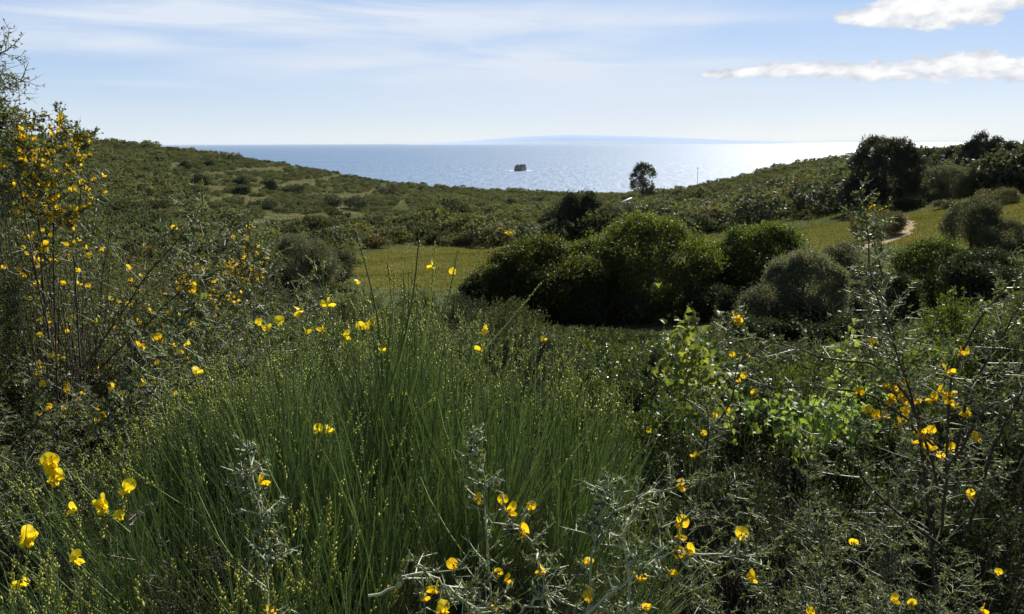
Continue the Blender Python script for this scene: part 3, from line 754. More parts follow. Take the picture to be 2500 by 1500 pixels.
g = Geo(); box(g, -1.0, .5, -.85, .85, -.3, Hh - .85); link('wall', g.mesh('wall', [MT['render']]), root)
g = Geo(); V = [[-1.2, -1.0, Hh - .8], [.7, -1.0, Hh + .1], [.7, 1.0, Hh + .1], [-1.2, 1.0, Hh - .8]]; V = V + [[a, b2, c + .1] for a, b2, c in V]
g.add(V, [[3, 2, 1, 0], [4, 5, 6, 7], [0, 1, 5, 4], [1, 2, 6, 5], [2, 3, 7, 6], [3, 0, 4, 7]]); link('roof', g.mesh('roof', [MT['sheet']]), root)
g = Geo(); box(g, -.6, .1, -.89, -.853, -.3, 1.9); link('door', g.mesh('door', [MT['black']]), root)
# ------------------------------------------------------------------ flowers


def flower_mesh(name, mat, s=1.0, openness=1.0):
    """pea flower: round cupped banner, two wings and a boat shaped keel; about 2 cm"""
    g = Geo()
    def patch(fn, nu, nv):
        P = np.array([[fn(a, b) for b in np.linspace(0, 1, nv)] for a in np.linspace(0, 1, nu)]); ix = np.arange(nu * nv).reshape(nu, nv)
        g.add(P.reshape(-1, 3) * s, np.stack([ix[:-1, :-1], ix[:-1, 1:], ix[1:, 1:], ix[1:, :-1]], -1).reshape(-1, 4))
    def banner(a, b):
        an = (a * 2 - 1) * 2.75; r = b * .0115 * (1 - .12 * math.exp(-(an / .25) ** 2)); x = math.sin(an) * r * 1.05; z = math.cos(an) * r
        return (x, .004 * b - .16 * abs(x) - 6 * x * x * 1.0 + (.35 * z if z > 0 else 0) * (1.2 - openness), z + .010)
    patch(banner, 15, 5)
    for sg in (-1, 1):
        def wing(a, b):
            an = a * 2 * PI; r = b
            return (sg * (.0028 + .0016 * math.sin(PI * a)) , -.0075 + .0085 * r * math.cos(an), .0035 + .0045 * r * math.sin(an) - .002 * r * math.cos(an))
        patch(wing, 11, 3)
    def keel(a, b):
        t = a; w = .003 * math.sin(PI * min(1, t * .95 + .05)); an = (b * 2 - 1) * 1.9
        return (math.sin(an) * w, -.017 * t + .001, .000 - math.cos(an) * w * 1.4 + .006 * t * t)
    patch(keel, 7, 6)
    tubes(g, np.array([[[0, .004, -.003], [0, .001, .001], [0, -.001, .003]]]) * s, .0012 * s, 5)
    return g.mesh(name, [MT[mat]], True)


FL_BROOM = [flower_mesh('broom_flower', 'petal', 1.0, o) for o in (1.0, .5)]
FL_GORSE = [flower_mesh('thorn_flower', 'gorse', .72, o) for o in (1.0, .4)]


def put_flowers(root, cand, spots, meshes, rng, name='flower', spread=0.0, scale=1.0, taken=None):
    """hang one flower on the candidate twig point that lies nearest to each spot in the photo"""
    base = np.array(root.location); u, v = project(cand + base); taken = set() if taken is None else taken
    rr = np.linalg.norm(cand + base - np.array([0, 0, CAM_Z]), axis=1)
    for su, sv in spots:
        d = np.hypot(u - su, v - sv) + (rr - rr.min()) * 8
        for i in np.argsort(d)[:40]:
            if i not in taken: break
        taken.add(i)
        o = link(name, meshes[rng.integers(len(meshes))], root, cand[i] + rng.normal(size=3) * spread)
        o.rotation_euler = (rng.normal(0, .35), rng.normal(0, .35), rng.uniform(-1.7, 1.7) if rng.random() < .8 else rng.uniform(0, 6.28))
        s = rng.uniform(.85, 1.2) * scale; o.scale = (s, s, s)
    return taken


def spindles(g, c, ax, L, W_, tint=0.0, rng=None):
    n = len(c); L = np.broadcast_to(L, (n,))[:, None]; W_ = np.broadcast_to(W_, (n,))[:, None]
    s = unit(np.cross(ax, np.array([.3, .5, .8]))); b = np.cross(ax, s)
    ring = [c + ax * L * .1 + W_ * (s * math.cos(a) + b * math.sin(a)) / 2 for a in np.arange(4) * PI / 2]
    V = np.stack([c - ax * L / 2] + ring + [c + ax * L / 2], 1); i = np.arange(n)[:, None] * 6
    T = np.concatenate([np.concatenate([i + [0, 1 + (q + 1) % 4, 1 + q], i + [5, 1 + q, 1 + (q + 1) % 4]], 0) for q in range(4)], 0)
    g.add(V.reshape(-1, 3), None, T, tint=tint)


# ------------------------------------------------------------------ rush broom (green leafless stems, spikes of buds, yellow flowers)


ENV = ([200, 350, 500, 650, 800, 900, 1000, 1100, 1180, 1300, 1420, 1500, 1600, 1700], [1100, 950, 860, 765, 700, 665, 640, 655, 690, 745, 830, 920, 1040, 1200])


def broom(label, u, r, height, spread, nb, seed, spots, lean=(0, 0), shoot=(.35, .75), nshoot=46, rad=.0016, racemes=.62, dry=400, fl=1.0, vcap=ENV, talls=()):
    rng = np.random.default_rng(seed)
    d = ray(u, 900); base = np.array([d[0] * r, d[1] * r, 0.0]); base[2] = float(ground(base[0], base[1])) - .05
    root = thing('rush_broom', label, 'shrub', base)
    an = np.arange(nb) * 2.39996; rad0 = np.sqrt((np.arange(nb) + .5) / nb)
    foot = np.stack([np.cos(an) * rad0 * spread * .42, np.sin(an) * rad0 * spread * .42, np.zeros(nb)], -1)
    dr = np.stack([np.cos(an) * rad0 * .62 + lean[0], np.sin(an) * rad0 * .62 + lean[1], np.full(nb, 1.0)], -1)
    B = grow(rng, foot, dr, height * rng.uniform(.5, .72, nb) * (1 - .18 * rad0), 7, .04, .08)
    g = Geo(); tubes(g, B, (.007 * np.linspace(1, .35, 7))[None] * rng.uniform(.6, 1.2, (nb, 1)), 5)
    link('branches', g.mesh('broom_branches', [MT['dry']], True), root)
    n = nb * nshoot; bi = np.repeat(np.arange(nb), nshoot)
    st, tt = along(B, bi, rng.uniform(.25, 1, n) ** .6)
    side = unit(rdir(rng, n) * .7 + np.repeat(rdir(rng, nb * ((nshoot + 7) // 8)).reshape(nb, -1, 3), 8, 1)[:, :nshoot].reshape(-1, 3)); side[:, 2] *= .3
    sd = unit(tt + side * rng.uniform(.15, .55, (n, 1)) + np.array([0, 0, .35]))
    ln = rng.uniform(*shoot, n) * height / 1.6
    P1 = grow(rng, st, sd, ln, 7, .05, .045)
    live = np.repeat(rng.random(n // 6 + 1) < .74, 6)[:n]; P1 = P1[live]; ln = ln[live]; n = len(P1)      # gaps between the bundles of shoots
    k = 3; j = np.repeat(np.arange(n), k); st2, t2 = along(P1, j, rng.uniform(.3, .85, n * k))
    d2 = unit(t2 + rdir(rng, n * k) * .36)
    P2 = grow(rng, st2, d2, ln[j] * rng.uniform(.3, .62, n * k), 6, .05, .04)
    for P in (P1, P2):
        jit = 150 * rng.random(len(P)) ** 1.5 - np.where(rng.random(len(P)) < .035, 70 * rng.random(len(P)), 0)
        for _ in range(5):
            tu_, tv_ = project(P[:, -1] + base); hi = tv_ < (np.interp(tu_, *vcap) if isinstance(vcap, tuple) else vcap) + jit; P[hi] = P[hi][:, :1] + (P[hi] - P[hi][:, :1]) * .72
    g = Geo()
    tubes(g, P1, rad * np.linspace(1.15, .45, 7)[None], 3); tubes(g, P2, rad * np.linspace(.8, .35, 6)[None], 3)
    TL = []
    for tu, tv, tr in talls:                       # single stems standing above the rest
        tip = at(tu, tv, tr) - base; s0 = P1[np.argmin(np.linalg.norm(P1[:, 3] - tip, axis=1)), 2]
        q = np.linspace(0, 1, 8)[:, None]; mid = s0 * (1 - q) + tip * q + np.array([.05, 0, .0]) * np.sin(q * PI) * .5; TL.append(mid)
    if TL:
        TL = np.array(TL); tubes(g, TL, rad * np.linspace(1.6, .8, 8)[None], 4)
    st_o = link('stems', g.mesh('broom_stems', [MT['broom']], True), root); tag(st_o, kind='stuff')
    # bud spikes at many tips
    au_, av_ = project(np.concatenate([P1[:, -1], P2[:, -1]]) + base); bins = np.arange(-400, 3000, 60)
    env = np.array([np.quantile(av_[(au_ > q - 60) & (au_ < q + 60)], .03) if ((au_ > q - 60) & (au_ < q + 60)).sum() > 8 else 1e4 for q in bins])
    topness = lambda T: np.clip(1.5 - (project(T)[1] - np.interp(project(T)[0], bins, env)) / (95 * 2.35 / r), .035, 1.2)
    g = Geo(); tips = []
    for P in [P1, P2] + ([TL] if len(TL) else []):
        sel = np.arange(len(P)) if (len(TL) and P is TL) else np.nonzero(rng.random(len(P)) < racemes * topness(P[:, -1] + base))[0]
        nbud = 18 if (len(TL) and P is TL) else 11
        i = np.repeat(sel, nbud); t = 1 - np.tile(np.linspace(0, 1, nbud), len(sel)) * np.repeat(rng.uniform(.12, .30, len(sel)), nbud)
        c, tg = along(P, i, t); ax = unit(tg * .9 + rdir(rng, len(c)) * .55)
        size = np.tile(np.linspace(.55, 1.15, nbud), len(sel)) * rng.uniform(.7, 1.3, len(c))
        spindles(g, c + ax * .005, ax, .012 * size, .0044 * size); tips.append(c)
    b_ = link('buds', g.mesh('broom_buds', [MT['bud']], True), root); tag(b_, kind='stuff')
    if dry:
        pz = rng.uniform(.12, .62, dry) * height; a_ = rng.uniform(0, 6.28, dry); q = np.sqrt(rng.random(dry)) * spread * .75
        st = np.stack([np.cos(a_) * q + lean[0] * pz, np.sin(a_) * q + lean[1] * pz, pz], -1)
        D = grow(rng, st, rdir(rng, dry) + np.array([0, 0, .45]), rng.uniform(.07, .3, dry), 5, 0, .16)
        g = Geo(); tubes(g, D, rng.uniform(.0008, .0018, (dry, 1)) * np.linspace(1, .6, 5)[None], 3)
        o = link('dry_stems', g.mesh('broom_dry_stems', [MT['dry']], True), root); tag(o, kind='stuff')
    cand = np.concatenate(tips)
    put_flowers(root, cand, spots, FL_BROOM, rng, scale=fl)
    return root


# ------------------------------------------------------------------ thorny broom (spiny twigs, tiny leaves, yellow flowers)


def resamp(pts, K):
    P = np.array(pts, float); n = len(P); t = np.linspace(0, n - 1, K); i = np.minimum(t.astype(int), n - 2); f = (t - i)[:, None]
    p0 = P[np.maximum(i - 1, 0)]; p1 = P[i]; p2 = P[i + 1]; p3 = P[np.minimum(i + 2, n - 1)]
    return .5 * ((2 * p1) + (-p0 + p2) * f + (2 * p0 - 5 * p1 + 4 * p2 - p3) * f ** 2 + (-p0 + 3 * p1 - 3 * p2 + p3) * f ** 3)


def thorny(label, base_uv_r, seed, stems=(), nrand=20, height=1.5, spread=.8, stem_r=.005, lat=34, lat_len=(.06, .20), nsub=5, leafn=4, leaf=.010,
           twig='spine', flowers=(), nfl=0, hot=(), fl=1.0, lat_t0=.12, rad_scale=1.0, lean=(0, 0), group=None, hot_sd=40, stuff_fl=0, dirs_up=.9, stem_mat='twig', fullness=1.0):
    rng = np.random.default_rng(seed); u, v, r = base_uv_r
    d = ray(u, v); base = np.array([d[0] * r, d[1] * r, 0.0]); base[2] = float(ground(base[0], base[1])) - .05
    root = thing('thorny_broom', label, 'shrub', base, group); K = 16
    S_ = []; RR = []
    for s in stems:
        pts = [at(a, b, c) - base for a, b, c in s]; P = resamp(pts, K); P += np.cumsum(rng.normal(size=(K, 3)) * .004, 0); S_.append(P); RR.append(stem_r * .95 * np.linspace(1.0, .28, K))
    if nrand:
        an = rng.uniform(0, 2 * PI, nrand); q = np.sqrt(rng.random(nrand))
        dr = np.stack([np.cos(an) * q * spread / height * 1.25 + lean[0], np.sin(an) * q * spread / height * 1.25 + lean[1], np.full(nrand, dirs_up)], -1)
        st = np.stack([np.cos(an) * q * spread * .25, np.sin(an) * q * spread * .25, np.zeros(nrand)], -1)
        S_ += list(grow(rng, st, dr, height * rng.uniform(.65, 1.08, nrand), K, .01, .10))
        RR += [stem_r * f * np.linspace(1.3, .25, K) for f in rng.uniform(.6, 1.0, nrand)]
        # forks
        f = int(nrand * 1.4 * fullness); A0 = np.array(S_[-nrand:]); i = rng.integers(0, nrand, f); p, t = along(A0, i, rng.uniform(.25, .75, f))
        S_ += list(grow(rng, p, unit(t + rdir(rng, f) * .75), height * rng.uniform(.25, .5, f), K, .02, .10)); RR += [stem_r * .55 * np.linspace(1.0, .25, K)] * f
    P0 = np.array(S_); R0 = np.array(RR); N = len(P0)
    g = Geo(); tubes(g, P0, R0, 5); link('branches', g.mesh('thorny_branches', [MT[stem_mat]], True), root)
    slen = np.linalg.norm(np.diff(P0, axis=1), axis=2).sum(1)
    cnt = np.maximum(4, (lat * slen / height)).astype(int); i = np.repeat(np.arange(N), cnt); n = len(i)
    t = rng.uniform(lat_t0, 1, n); p, tg = along(P0, i, t)
    sd = unit(rdir(rng, n) - 0); sd = unit(sd - tg * (sd * tg).sum(1, keepdims=True))
    ang = rng.uniform(.75, 1.35, n)[:, None]
    dl = tg * np.cos(ang) + sd * np.sin(ang)
    ll = rng.uniform(*lat_len, n) * (1.15 - .55 * t)
    P1 = grow(rng, p, dl, ll, 4, .02, .06)
    g = Geo(); tubes(g, P1, .0013 * rad_scale * np.array([1.2, 1, .8, .25])[None] * rng.uniform(.7, 1.2, (n, 1)), 4)
    j = np.repeat(np.arange(n), nsub); t = rng.uniform(.15, .95, len(j)); p2, tg2 = along(P1, j, t)
    s2 = rdir(rng, len(j)); s2 = unit(s2 - tg2 * (s2 * tg2).sum(1, keepdims=True)); a2 = rng.uniform(.7, 1.3, len(j))[:, None]
    P2 = grow(rng, p2, tg2 * np.cos(a2) + s2 * np.sin(a2), ll[j] * rng.uniform(.18, .5, len(j)), 3, 0, .04)
    tubes(g, P2, .0009 * rad_scale * np.array([1.1, .8, .2])[None], 3)
    o = link('thorns', g.mesh('thorny_twigs', [MT[twig]], True), root); tag(o, kind='stuff')
    # tiny leaflets by the thorn bases
    m_ = len(j); q = np.repeat(np.arange(m_), leafn); c, tt = along(P2, q, rng.random(len(q)) ** 2 * .8)
    ax = unit(rdir(rng, len(q)) + tt * .4 + np.array([0, 0, .3])); L = leaf * rng.uniform(.6, 1.25, len(q))
    g = Geo(); leaves(g, c + ax * L[:, None] * .5, ax, L, L * .48, rng); o = link('leaves', g.mesh('thorny_leaves', [MT['spineleaf']]), root)
    cand = np.concatenate([P1[:, 2], P1[:, 1]]) + rng.normal(size=(2 * n, 3)) * .004
    taken = put_flowers(root, cand, flowers, FL_GORSE, rng, scale=fl)
    if nfl:
        uu_, vv_ = project(cand + base); w = np.full(len(cand), .0)
        for hu, hv, hs, hw in hot: w += hw * np.exp(-((uu_ - hu) ** 2 + (vv_ - hv) ** 2) / (2 * hs * hs))
        w /= w.sum(); tot = nfl + stuff_fl; pick = rng.choice(len(cand), min(tot, (w > 1e-12).sum()), replace=False, p=w)
        near = pick[np.argsort(np.linalg.norm(cand[pick] + base - [0, 0, CAM_Z], axis=1))]
        for i_ in near[:nfl]:
            o = link('flower', FL_GORSE[rng.integers(2)], root, cand[i_]); o.rotation_euler = (rng.normal(0, .5), rng.normal(0, .5), rng.uniform(0, 6.28)); s = fl * rng.uniform(.8, 1.25); o.scale = (s, s, s)
        if len(near) > nfl:
            g = Geo(); c = cand[near[nfl:]]; ms = FL_GORSE[0]; fv = np.zeros(len(ms.vertices) * 3, np.float32); ms.vertices.foreach_get('co', fv); fv = fv.reshape(-1, 3)
            fq = [list(p.vertices) for p in ms.polygons if len(p.vertices) == 4]
            for cc in c:
                a_ = rng.uniform(0, 6.28); s = fl * rng.uniform(.8, 1.25); ca, sa = math.cos(a_), math.sin(a_)
                g.add(np.stack([fv[:, 0] * ca - fv[:, 1] * sa, fv[:, 0] * sa + fv[:, 1] * ca, fv[:, 2]], -1) * s + cc, fq)
            o = link('blossom', g.mesh('thorny_blossom', [MT['gorse']], True), root); tag(o, kind='stuff')
    return root


# ------------------------------------------------------------------ evergreen shrubs and creepers of the near slope


def near_shrub(name, label, cat, u, vtop, wpx, r, leaf='mastic', n=9000, L=.032, Wd=.014, nl=16, group=None, sticks=160, **kw):
    d = ray(u, vtop); x, y = d[0] * r, d[1] * r; z = float(ground(x, y)) - .05; H = max(.4, at(u, vtop, r)[2] - z); Rx = wpx / FPX * r / 2
    seed = int(abs(u * 11 + vtop * 5 + r * 17)) % 99991; rng = np.random.default_rng(seed)
    root = thing(name, label, cat, (x, y, z), group)
    kw.setdefault('lobe', (.22, .36)); kw.setdefault('clump', 9); kw.setdefault('spread', 1.5); kw.setdefault('shell', .55); kw.setdefault('up', .5)
    g = crown(seed, Rx, Rx * .9, H, nl, n, L, Wd, **kw)
    # upright leafy shoots that break the outline
    ns = 26; a = rng.uniform(0, 6.28, ns); q = np.sqrt(rng.random(ns)) * .85
    st = np.stack([np.cos(a) * q * Rx, np.sin(a) * q * Rx, H * (.96 - .5 * q ** 2) - .12], -1)
    Ps = grow(rng, st, np.stack([np.cos(a) * q * .4, np.sin(a) * q * .4, np.ones(ns)], -1), rng.uniform(.12, .34, ns) * min(1.3, H), 6, .05, .06)
    m_ = 26; i = np.repeat(np.arange(ns), m_); c, tg = along(Ps, i, rng.random(len(i))); ax = unit(tg * .7 + rdir(rng, len(i)) * .8)
    leaves(g, c + ax * L * .5, ax, L * rng.uniform(.7, 1.2, len(i)), Wd, rng)
    link('crown', g.mesh(name + '_crown', [MT[leaf]]), root)
    g = Geo(); tubes(g, Ps, .0025 * np.linspace(1, .4, 6)[None], 3)
    a = rng.uniform(0, 6.28, sticks); q = np.sqrt(rng.random(sticks)) * .9
    B = grow(rng, np.stack([np.cos(a) * q * Rx * .3, np.sin(a) * q * Rx * .3, np.zeros(sticks)], -1), np.stack([np.cos(a) * q * Rx / H, np.sin(a) * q * Rx / H, np.full(sticks, .9)], -1), H * rng.uniform(.5, 1, sticks), 7, .02, .08)
    tubes(g, B, .005 * np.linspace(1, .3, 7)[None] * rng.uniform(.4, 1.2, (sticks, 1)), 4); link('branches', g.mesh(name + '_branches', [MT['twig']], True), root)
    return root


def heart_leaf(g, c, ax, nrm, s):
    """one broad heart shaped leaf"""
    sd = unit(np.cross(ax, nrm)); nn = np.cross(sd, ax)
    o = [(0, 0, 0), (-.12, .34, .05), (.15, .50, .22), (.5, .38, .16), (.8, .17, -.06), (1.05, 0, -.24), (.8, -.17, -.06), (.5, -.40, .10), (.15, -.52, .16), (-.12, -.34, .05), (.45, 0, 0)]
    V = [c + s * (a * ax + b * sd + e * nn) for a, b, e in o]
    g.add(V, None, [[10, q, q + 1] for q in range(0, 9)] + [[10, 9, 0]])


def creeper(label, pts, r, n, size, seed, sd=(26, 40)):
    """bright climbing creeper: thin stems with broad heart shaped leaves"""
    rng = np.random.default_rng(seed); c0 = at(pts[0][0], pts[0][1], r); base = np.array([c0[0], c0[1], float(ground(c0[0], c0[1]))])
    root = thing('creeper', label, 'creeper', base); g = Geo(); gs = Geo()
    for (u, v) in pts:
        for q in range(n):
            p = at(u + rng.normal(0, sd[0]), v + rng.normal(0, sd[1]), r + rng.normal(0, .12)) - base
            heart_leaf(g, p, unit(np.array([rng.normal(0, .7), rng.normal(-.2, .5), rng.normal(-.5, .5)])), unit(np.array([rng.normal(0, .5), rng.normal(-.3, .5), 1])), size * rng.uniform(.55, 1.15))
    link('leaves', g.mesh('creeper_leaves', [MT['vine']]), root)
    P = []
    for (u, v) in pts:
        for q in range(3): P.append(resamp([(rng.normal(0, .1), rng.normal(0, .1), 0), (at(u + rng.normal(0, 25), v + 90, r) - base) * [1, 1, .9], at(u + rng.normal(0, 15), v - 30, r) - base], 10))
    tubes(gs, np.array(P), .0022, 4); link('stems', gs.mesh('creeper_stems', [MT['broom']], True), root); return root


# ------------------------------------------------------------------ planting, far to near
near_shrub('evergreen_bush', 'dense fine leaved bush rising at the right edge behind the thorny twigs', 'bush', 2500, 655, 330, 12.5, 'bay', n=22000, L=.05, Wd=.022, nl=24)
near_shrub('evergreen_bush', 'dense green bush behind the tall thorny twig, spreading right', 'bush', 2310, 735, 300, 11.5, 'bay', n=24000, L=.05, Wd=.02, nl=24)
near_shrub('evergreen_bush', 'low green bush under the thorny boughs at the right', 'bush', 2440, 790, 260, 9, 'mastic', n=18000, L=.036, Wd=.015, nl=20)
for a in ((1370, 800, 230, 8.5, 'olive', 'grey green feathery bush just right behind the green broom'), (1510, 830, 190, 7.4, 'mastic', 'glossy dark evergreen bush below the thicket, left of the creepers'),
          (1610, 825, 150, 7.9, 'mastic', 'glossy evergreen bush behind the bright creeper'), (1450, 885, 240, 6.6, 'mastic', 'dark evergreen bush against the right flank of the green broom'),
          (1735, 845, 210, 7.0, 'mastic', 'glossy bush right of the bright creeper under a thorny bough'), (1900, 860, 230, 6.6, 'mastic', 'dark evergreen bush between the two creeper patches'),
          (2050, 845, 220, 7.6, 'mastic', 'dark evergreen bush at the foot of the tall thorny twig'), (1640, 965, 330, 5.2, 'mastic', 'black green small leaved bush under the bright creeper'),
          (1880, 985, 330, 4.6, 'dark', 'dark twiggy bush below the lower creeper patch'), (2130, 960, 260, 5.0, 'mastic', 'dark bush behind the flowering thorny twigs'),
          (1800, 1110, 420, 3.3, 'dark', 'dark sparkling bush in the lower right hollow'), (2010, 1180, 330, 3.0, 'dark', 'dark small leaved bush in the hollow, right of the sparkling one'),
          (2420, 930, 330, 4.4, 'dark', 'shaded dark bush at the right edge behind the flowering thorns'), (2380, 1130, 360, 3.2, 'dark', 'shaded dark bush in the lower right corner'),
          (1560, 1060, 260, 3.8, 'mastic', 'dark low bush right beside the green broom')):
    u, vt, w, r, lf, lab = a
    near_shrub('evergreen_bush', lab, 'bush', u, vt, w, r, lf, n=11000 if r > 4 else 15000, L=.032 if r > 4 else .019, Wd=.014 if r > 4 else .009, nl=18)
near_shrub('dying_bush', 'rusty orange brown bush poking up before the dark thicket', 'bush', 1745, 775, 80, 9.5, 'dull', n=3500, L=.04, Wd=.016, nl=10, sticks=40)
near_shrub('dying_bush', 'rusty brown bush tip left of the other rusty one', 'bush', 1690, 782, 60, 9.3, 'dull', n=2500, L=.04, Wd=.016, nl=9, sticks=40)
for a in ((640, 668, 230, 26, 'olive', 'grey scrub bush below the rounded olive'), (760, 690, 170, 25, 'olive', 'low grey bush between the rounded olive and the green broom'), (480, 640, 200, 30, 'scrub', 'dull green bush behind the orange flowering thorn bush'),
          (880, 700, 180, 27, 'scrub', 'dull green bush behind the left shoulder of the green broom'), (1010, 704, 190, 28, 'dark', 'dark bush at the bottom edge of the mown meadow behind the green broom'), (1130, 706, 170, 30, 'dark', 'dark bush between the mown meadow and the thicket, behind the broom tips'),
          (1250, 730, 260, 24, 'scrub', 'dull bush at the foot of the thicket behind the broom'), (360, 610, 260, 34, 'scrub', 'green bush right behind the flowering thorn shrub'), (200, 620, 300, 30, 'scrub', 'green bush hidden behind the flowering thorn shrub'), (560, 740, 260, 15, 'olive', 'grey feathery bush under the orange flowers'),
          (720, 760, 260, 13, 'scrub', 'dull bush in the gap left of the green broom'), (60, 560, 260, 34, 'scrub', 'green bush at the left edge behind the thorn shrub')):
    u, vt, w, r, lf, lab = a
    near_shrub('scrub_bush', lab, 'bush', u, vt, w, r, lf, n=12000, L=.075, Wd=.028, nl=20, spread=1.8)

# copies of a few bush kinds close the slope between the near plants and the valley thicket
LIM = ([-200, 300, 500, 700, 850, 1000, 1200, 1300, 1800, 2130, 2200, 2350, 2700], [650, 655, 680, 720, 735, 735, 745, 790, 812, 805, 745, 700, 660])
rng = np.random.default_rng(303); protos = []
for lf, L, Wd in (('scrub', .06, .026), ('dark', .055, .026), ('mastic', .05, .022), ('olive', .06, .02), ('bay', .055, .025)):
    protos.append(near_shrub('slope_bush', 'x', 'bush', 1250 + len(protos), 900, 330, 12 + len(protos) * .1, lf, n=13000, L=L, Wd=Wd, nl=22, spread=1.7))
PH = [max(q.dimensions.z, 1.2) for q in protos]


def dup(root):
    r = root.copy(); COL.objects.link(r)
    for ch in root.children: c_ = ch.copy(); COL.objects.link(c_); c_.parent = r
    return r


first = [True] * 5; placed = []; GRP = {'l': ('dull green bush among several on the slope left of the green broom', 'bushes on the left of the near slope'), 'm': ('dark bush among several below the thicket and behind the green broom', 'bushes below the thicket'), 'r': ('dark bush among several on the slope below the feathery olive', 'bushes on the right of the near slope')}
for q in range(9000):
    a_ = rng.uniform(-.62, .62); r_ = math.sqrt(rng.uniform(7.5 ** 2, 41 ** 2)); x, y = math.sin(a_) * r_, math.cos(a_) * r_; z = float(ground(x, y))
    u, v = project(np.array([[x, y, z]])); u = float(u[0]); vl = np.interp(u, *LIM)
    hmax = float(CAM_Z - (vl - 352) / FPX * r_ * 1.0) - z
    if hmax < .35: continue
    hh = min(hmax, rng.uniform(1.4, 3.2) * (1 if r_ > 15 else .7)); rad = hh * rng.uniform(.55, .75)
    if any((x - a0) ** 2 + (y - b0) ** 2 < (rad + c0) ** 2 * .34 for a0, b0, c0 in placed): continue
    placed.append((x, y, rad)); k_ = rng.choice(5, p=[.1, .5, .25, .05, .1]) if u > 1150 else rng.choice(5, p=[.45, .1, .1, .3, .05])
    o = protos[k_] if first[k_] else dup(protos[k_]); first[k_] = False
    cb = np.array([Vector(b_) for b_ in o.children[0].bound_box]); ext = cb.max(0) - cb.min(0)
    o.location = (x, y, z - .05); o.rotation_euler.z = rng.uniform(0, 6.28); o.scale = (2 * rad / ext[0], 2 * rad / ext[1], hh / cb.max(0)[2])
    lab, grp = GRP['l' if u < 800 else 'm' if u < 1800 else 'r']; tag(o, lab, 'bush', grp)
    if len(placed) > 260: break
print('slope bushes', len(placed))
creeper('bright lime green creeper with heart shaped leaves hanging in the dark bushes', [(1690, 850), (1700, 920), (1720, 990), (1685, 905), (1650, 870), (1745, 950)], 4.4, 70, .046, 31, (32, 44))
creeper('second lime green creeper patch, lower and right of the first', [(1960, 1000), (2030, 1010), (1990, 1050), (1850, 1010), (1930, 1050), (2075, 1040), (2060, 960)], 4.4, 60, .042, 32, (42, 28))
creeper('lime creeper leaves climbing beside the tall thorny twig', [(2070, 840), (2090, 900)], 6.2, 44, .046, 33, (18, 38))
creeper('lime creeper leaves among the orange flowers left of the green broom', [(490, 760), (680, 800), (560, 800)], 4.6, 12, .04, 34, (36, 26))

near_shrub('thorn_bush', 'dense grey green thorn bush backing the golden flowered shrub at the left edge', 'bush', 90, 470, 560, 5.2, 'spineleaf', n=52000, L=.024, Wd=.009, nl=30)
near_shrub('thorn_bush', 'fine grey green thorn bush standing among the golden flowers high at the left edge', 'bush', 75, 360, 250, 4.3, 'spineleaf', n=34000, L=.017, Wd=.007, nl=30, lobe=(.14, .26))
near_shrub('thorn_bush', 'grey green thorn bush between the two flowering thorn shrubs', 'bush', 400, 690, 330, 5.6, 'spineleaf', n=30000, L=.024, Wd=.009, nl=24)
# tall thorn shrub with the golden flowers, left
thorny('tall grey thorn shrub full of small golden flowers at the left edge', (150, 1000, 4.0), 41, stems=[
    [(150, 1500, 4.0), (140, 700, 4.0), (125, 520, 3.9), (90, 430, 3.9), (30, 330, 3.9), (-10, 285, 3.9)],
    [(130, 900, 4.0), (90, 500, 4.1), (110, 380, 4.1), (160, 290, 4.1)], [(120, 800, 4.0), (60, 480, 4.1), (40, 350, 4.1), (75, 285, 4.1)],
    [(200, 900, 4.0), (180, 600, 4.0), (200, 450, 4.0), (205, 330, 4.0)], [(200, 900, 3.9), (330, 700, 3.8), (440, 560, 3.7), (490, 490, 3.7)],
    [(240, 900, 3.9), (420, 720, 3.9), (500, 640, 3.9), (560, 540, 3.9)]],
    nrand=62, height=2.15, spread=1.25, stem_r=.0048, lat=100, lat_len=(.07, .24), nsub=6, leafn=7, leaf=.016, twig='spine', nfl=100, stuff_fl=620, rad_scale=1.4,
    hot=[(110, 368, 34, 4.0), (185, 395, 30, 3.2), (190, 470, 45, 1.6), (140, 560, 80, 1.2), (205, 490, 20, 2.0), (230, 595, 25, .8), (60, 620, 80, .5), (120, 560, 60, 1), (150, 760, 160, .22), (60, 900, 120, .15), (60, 420, 60, .5), (250, 620, 120, .2)], fl=1.3)
thorny('tall sparse thorn boughs at the left edge standing up against the sky', (-70, 1000, 3.6), 44, stems=[
    [(-40, 700, 3.6), (-60, 300, 3.6), (-20, 170, 3.6), (32, 122, 3.6)],
    [(-40, 500, 3.6), (-30, 260, 3.6), (10, 185, 3.6), (60, 200, 3.6)], [(-50, 500, 3.6), (-40, 330, 3.6), (-10, 260, 3.6), (12, 240, 3.6)]],
    nrand=0, height=2.4, stem_r=.006, lat=70, lat_len=(.05, .2), nsub=5, leafn=2, leaf=.013, lat_t0=.4, rad_scale=1.2)
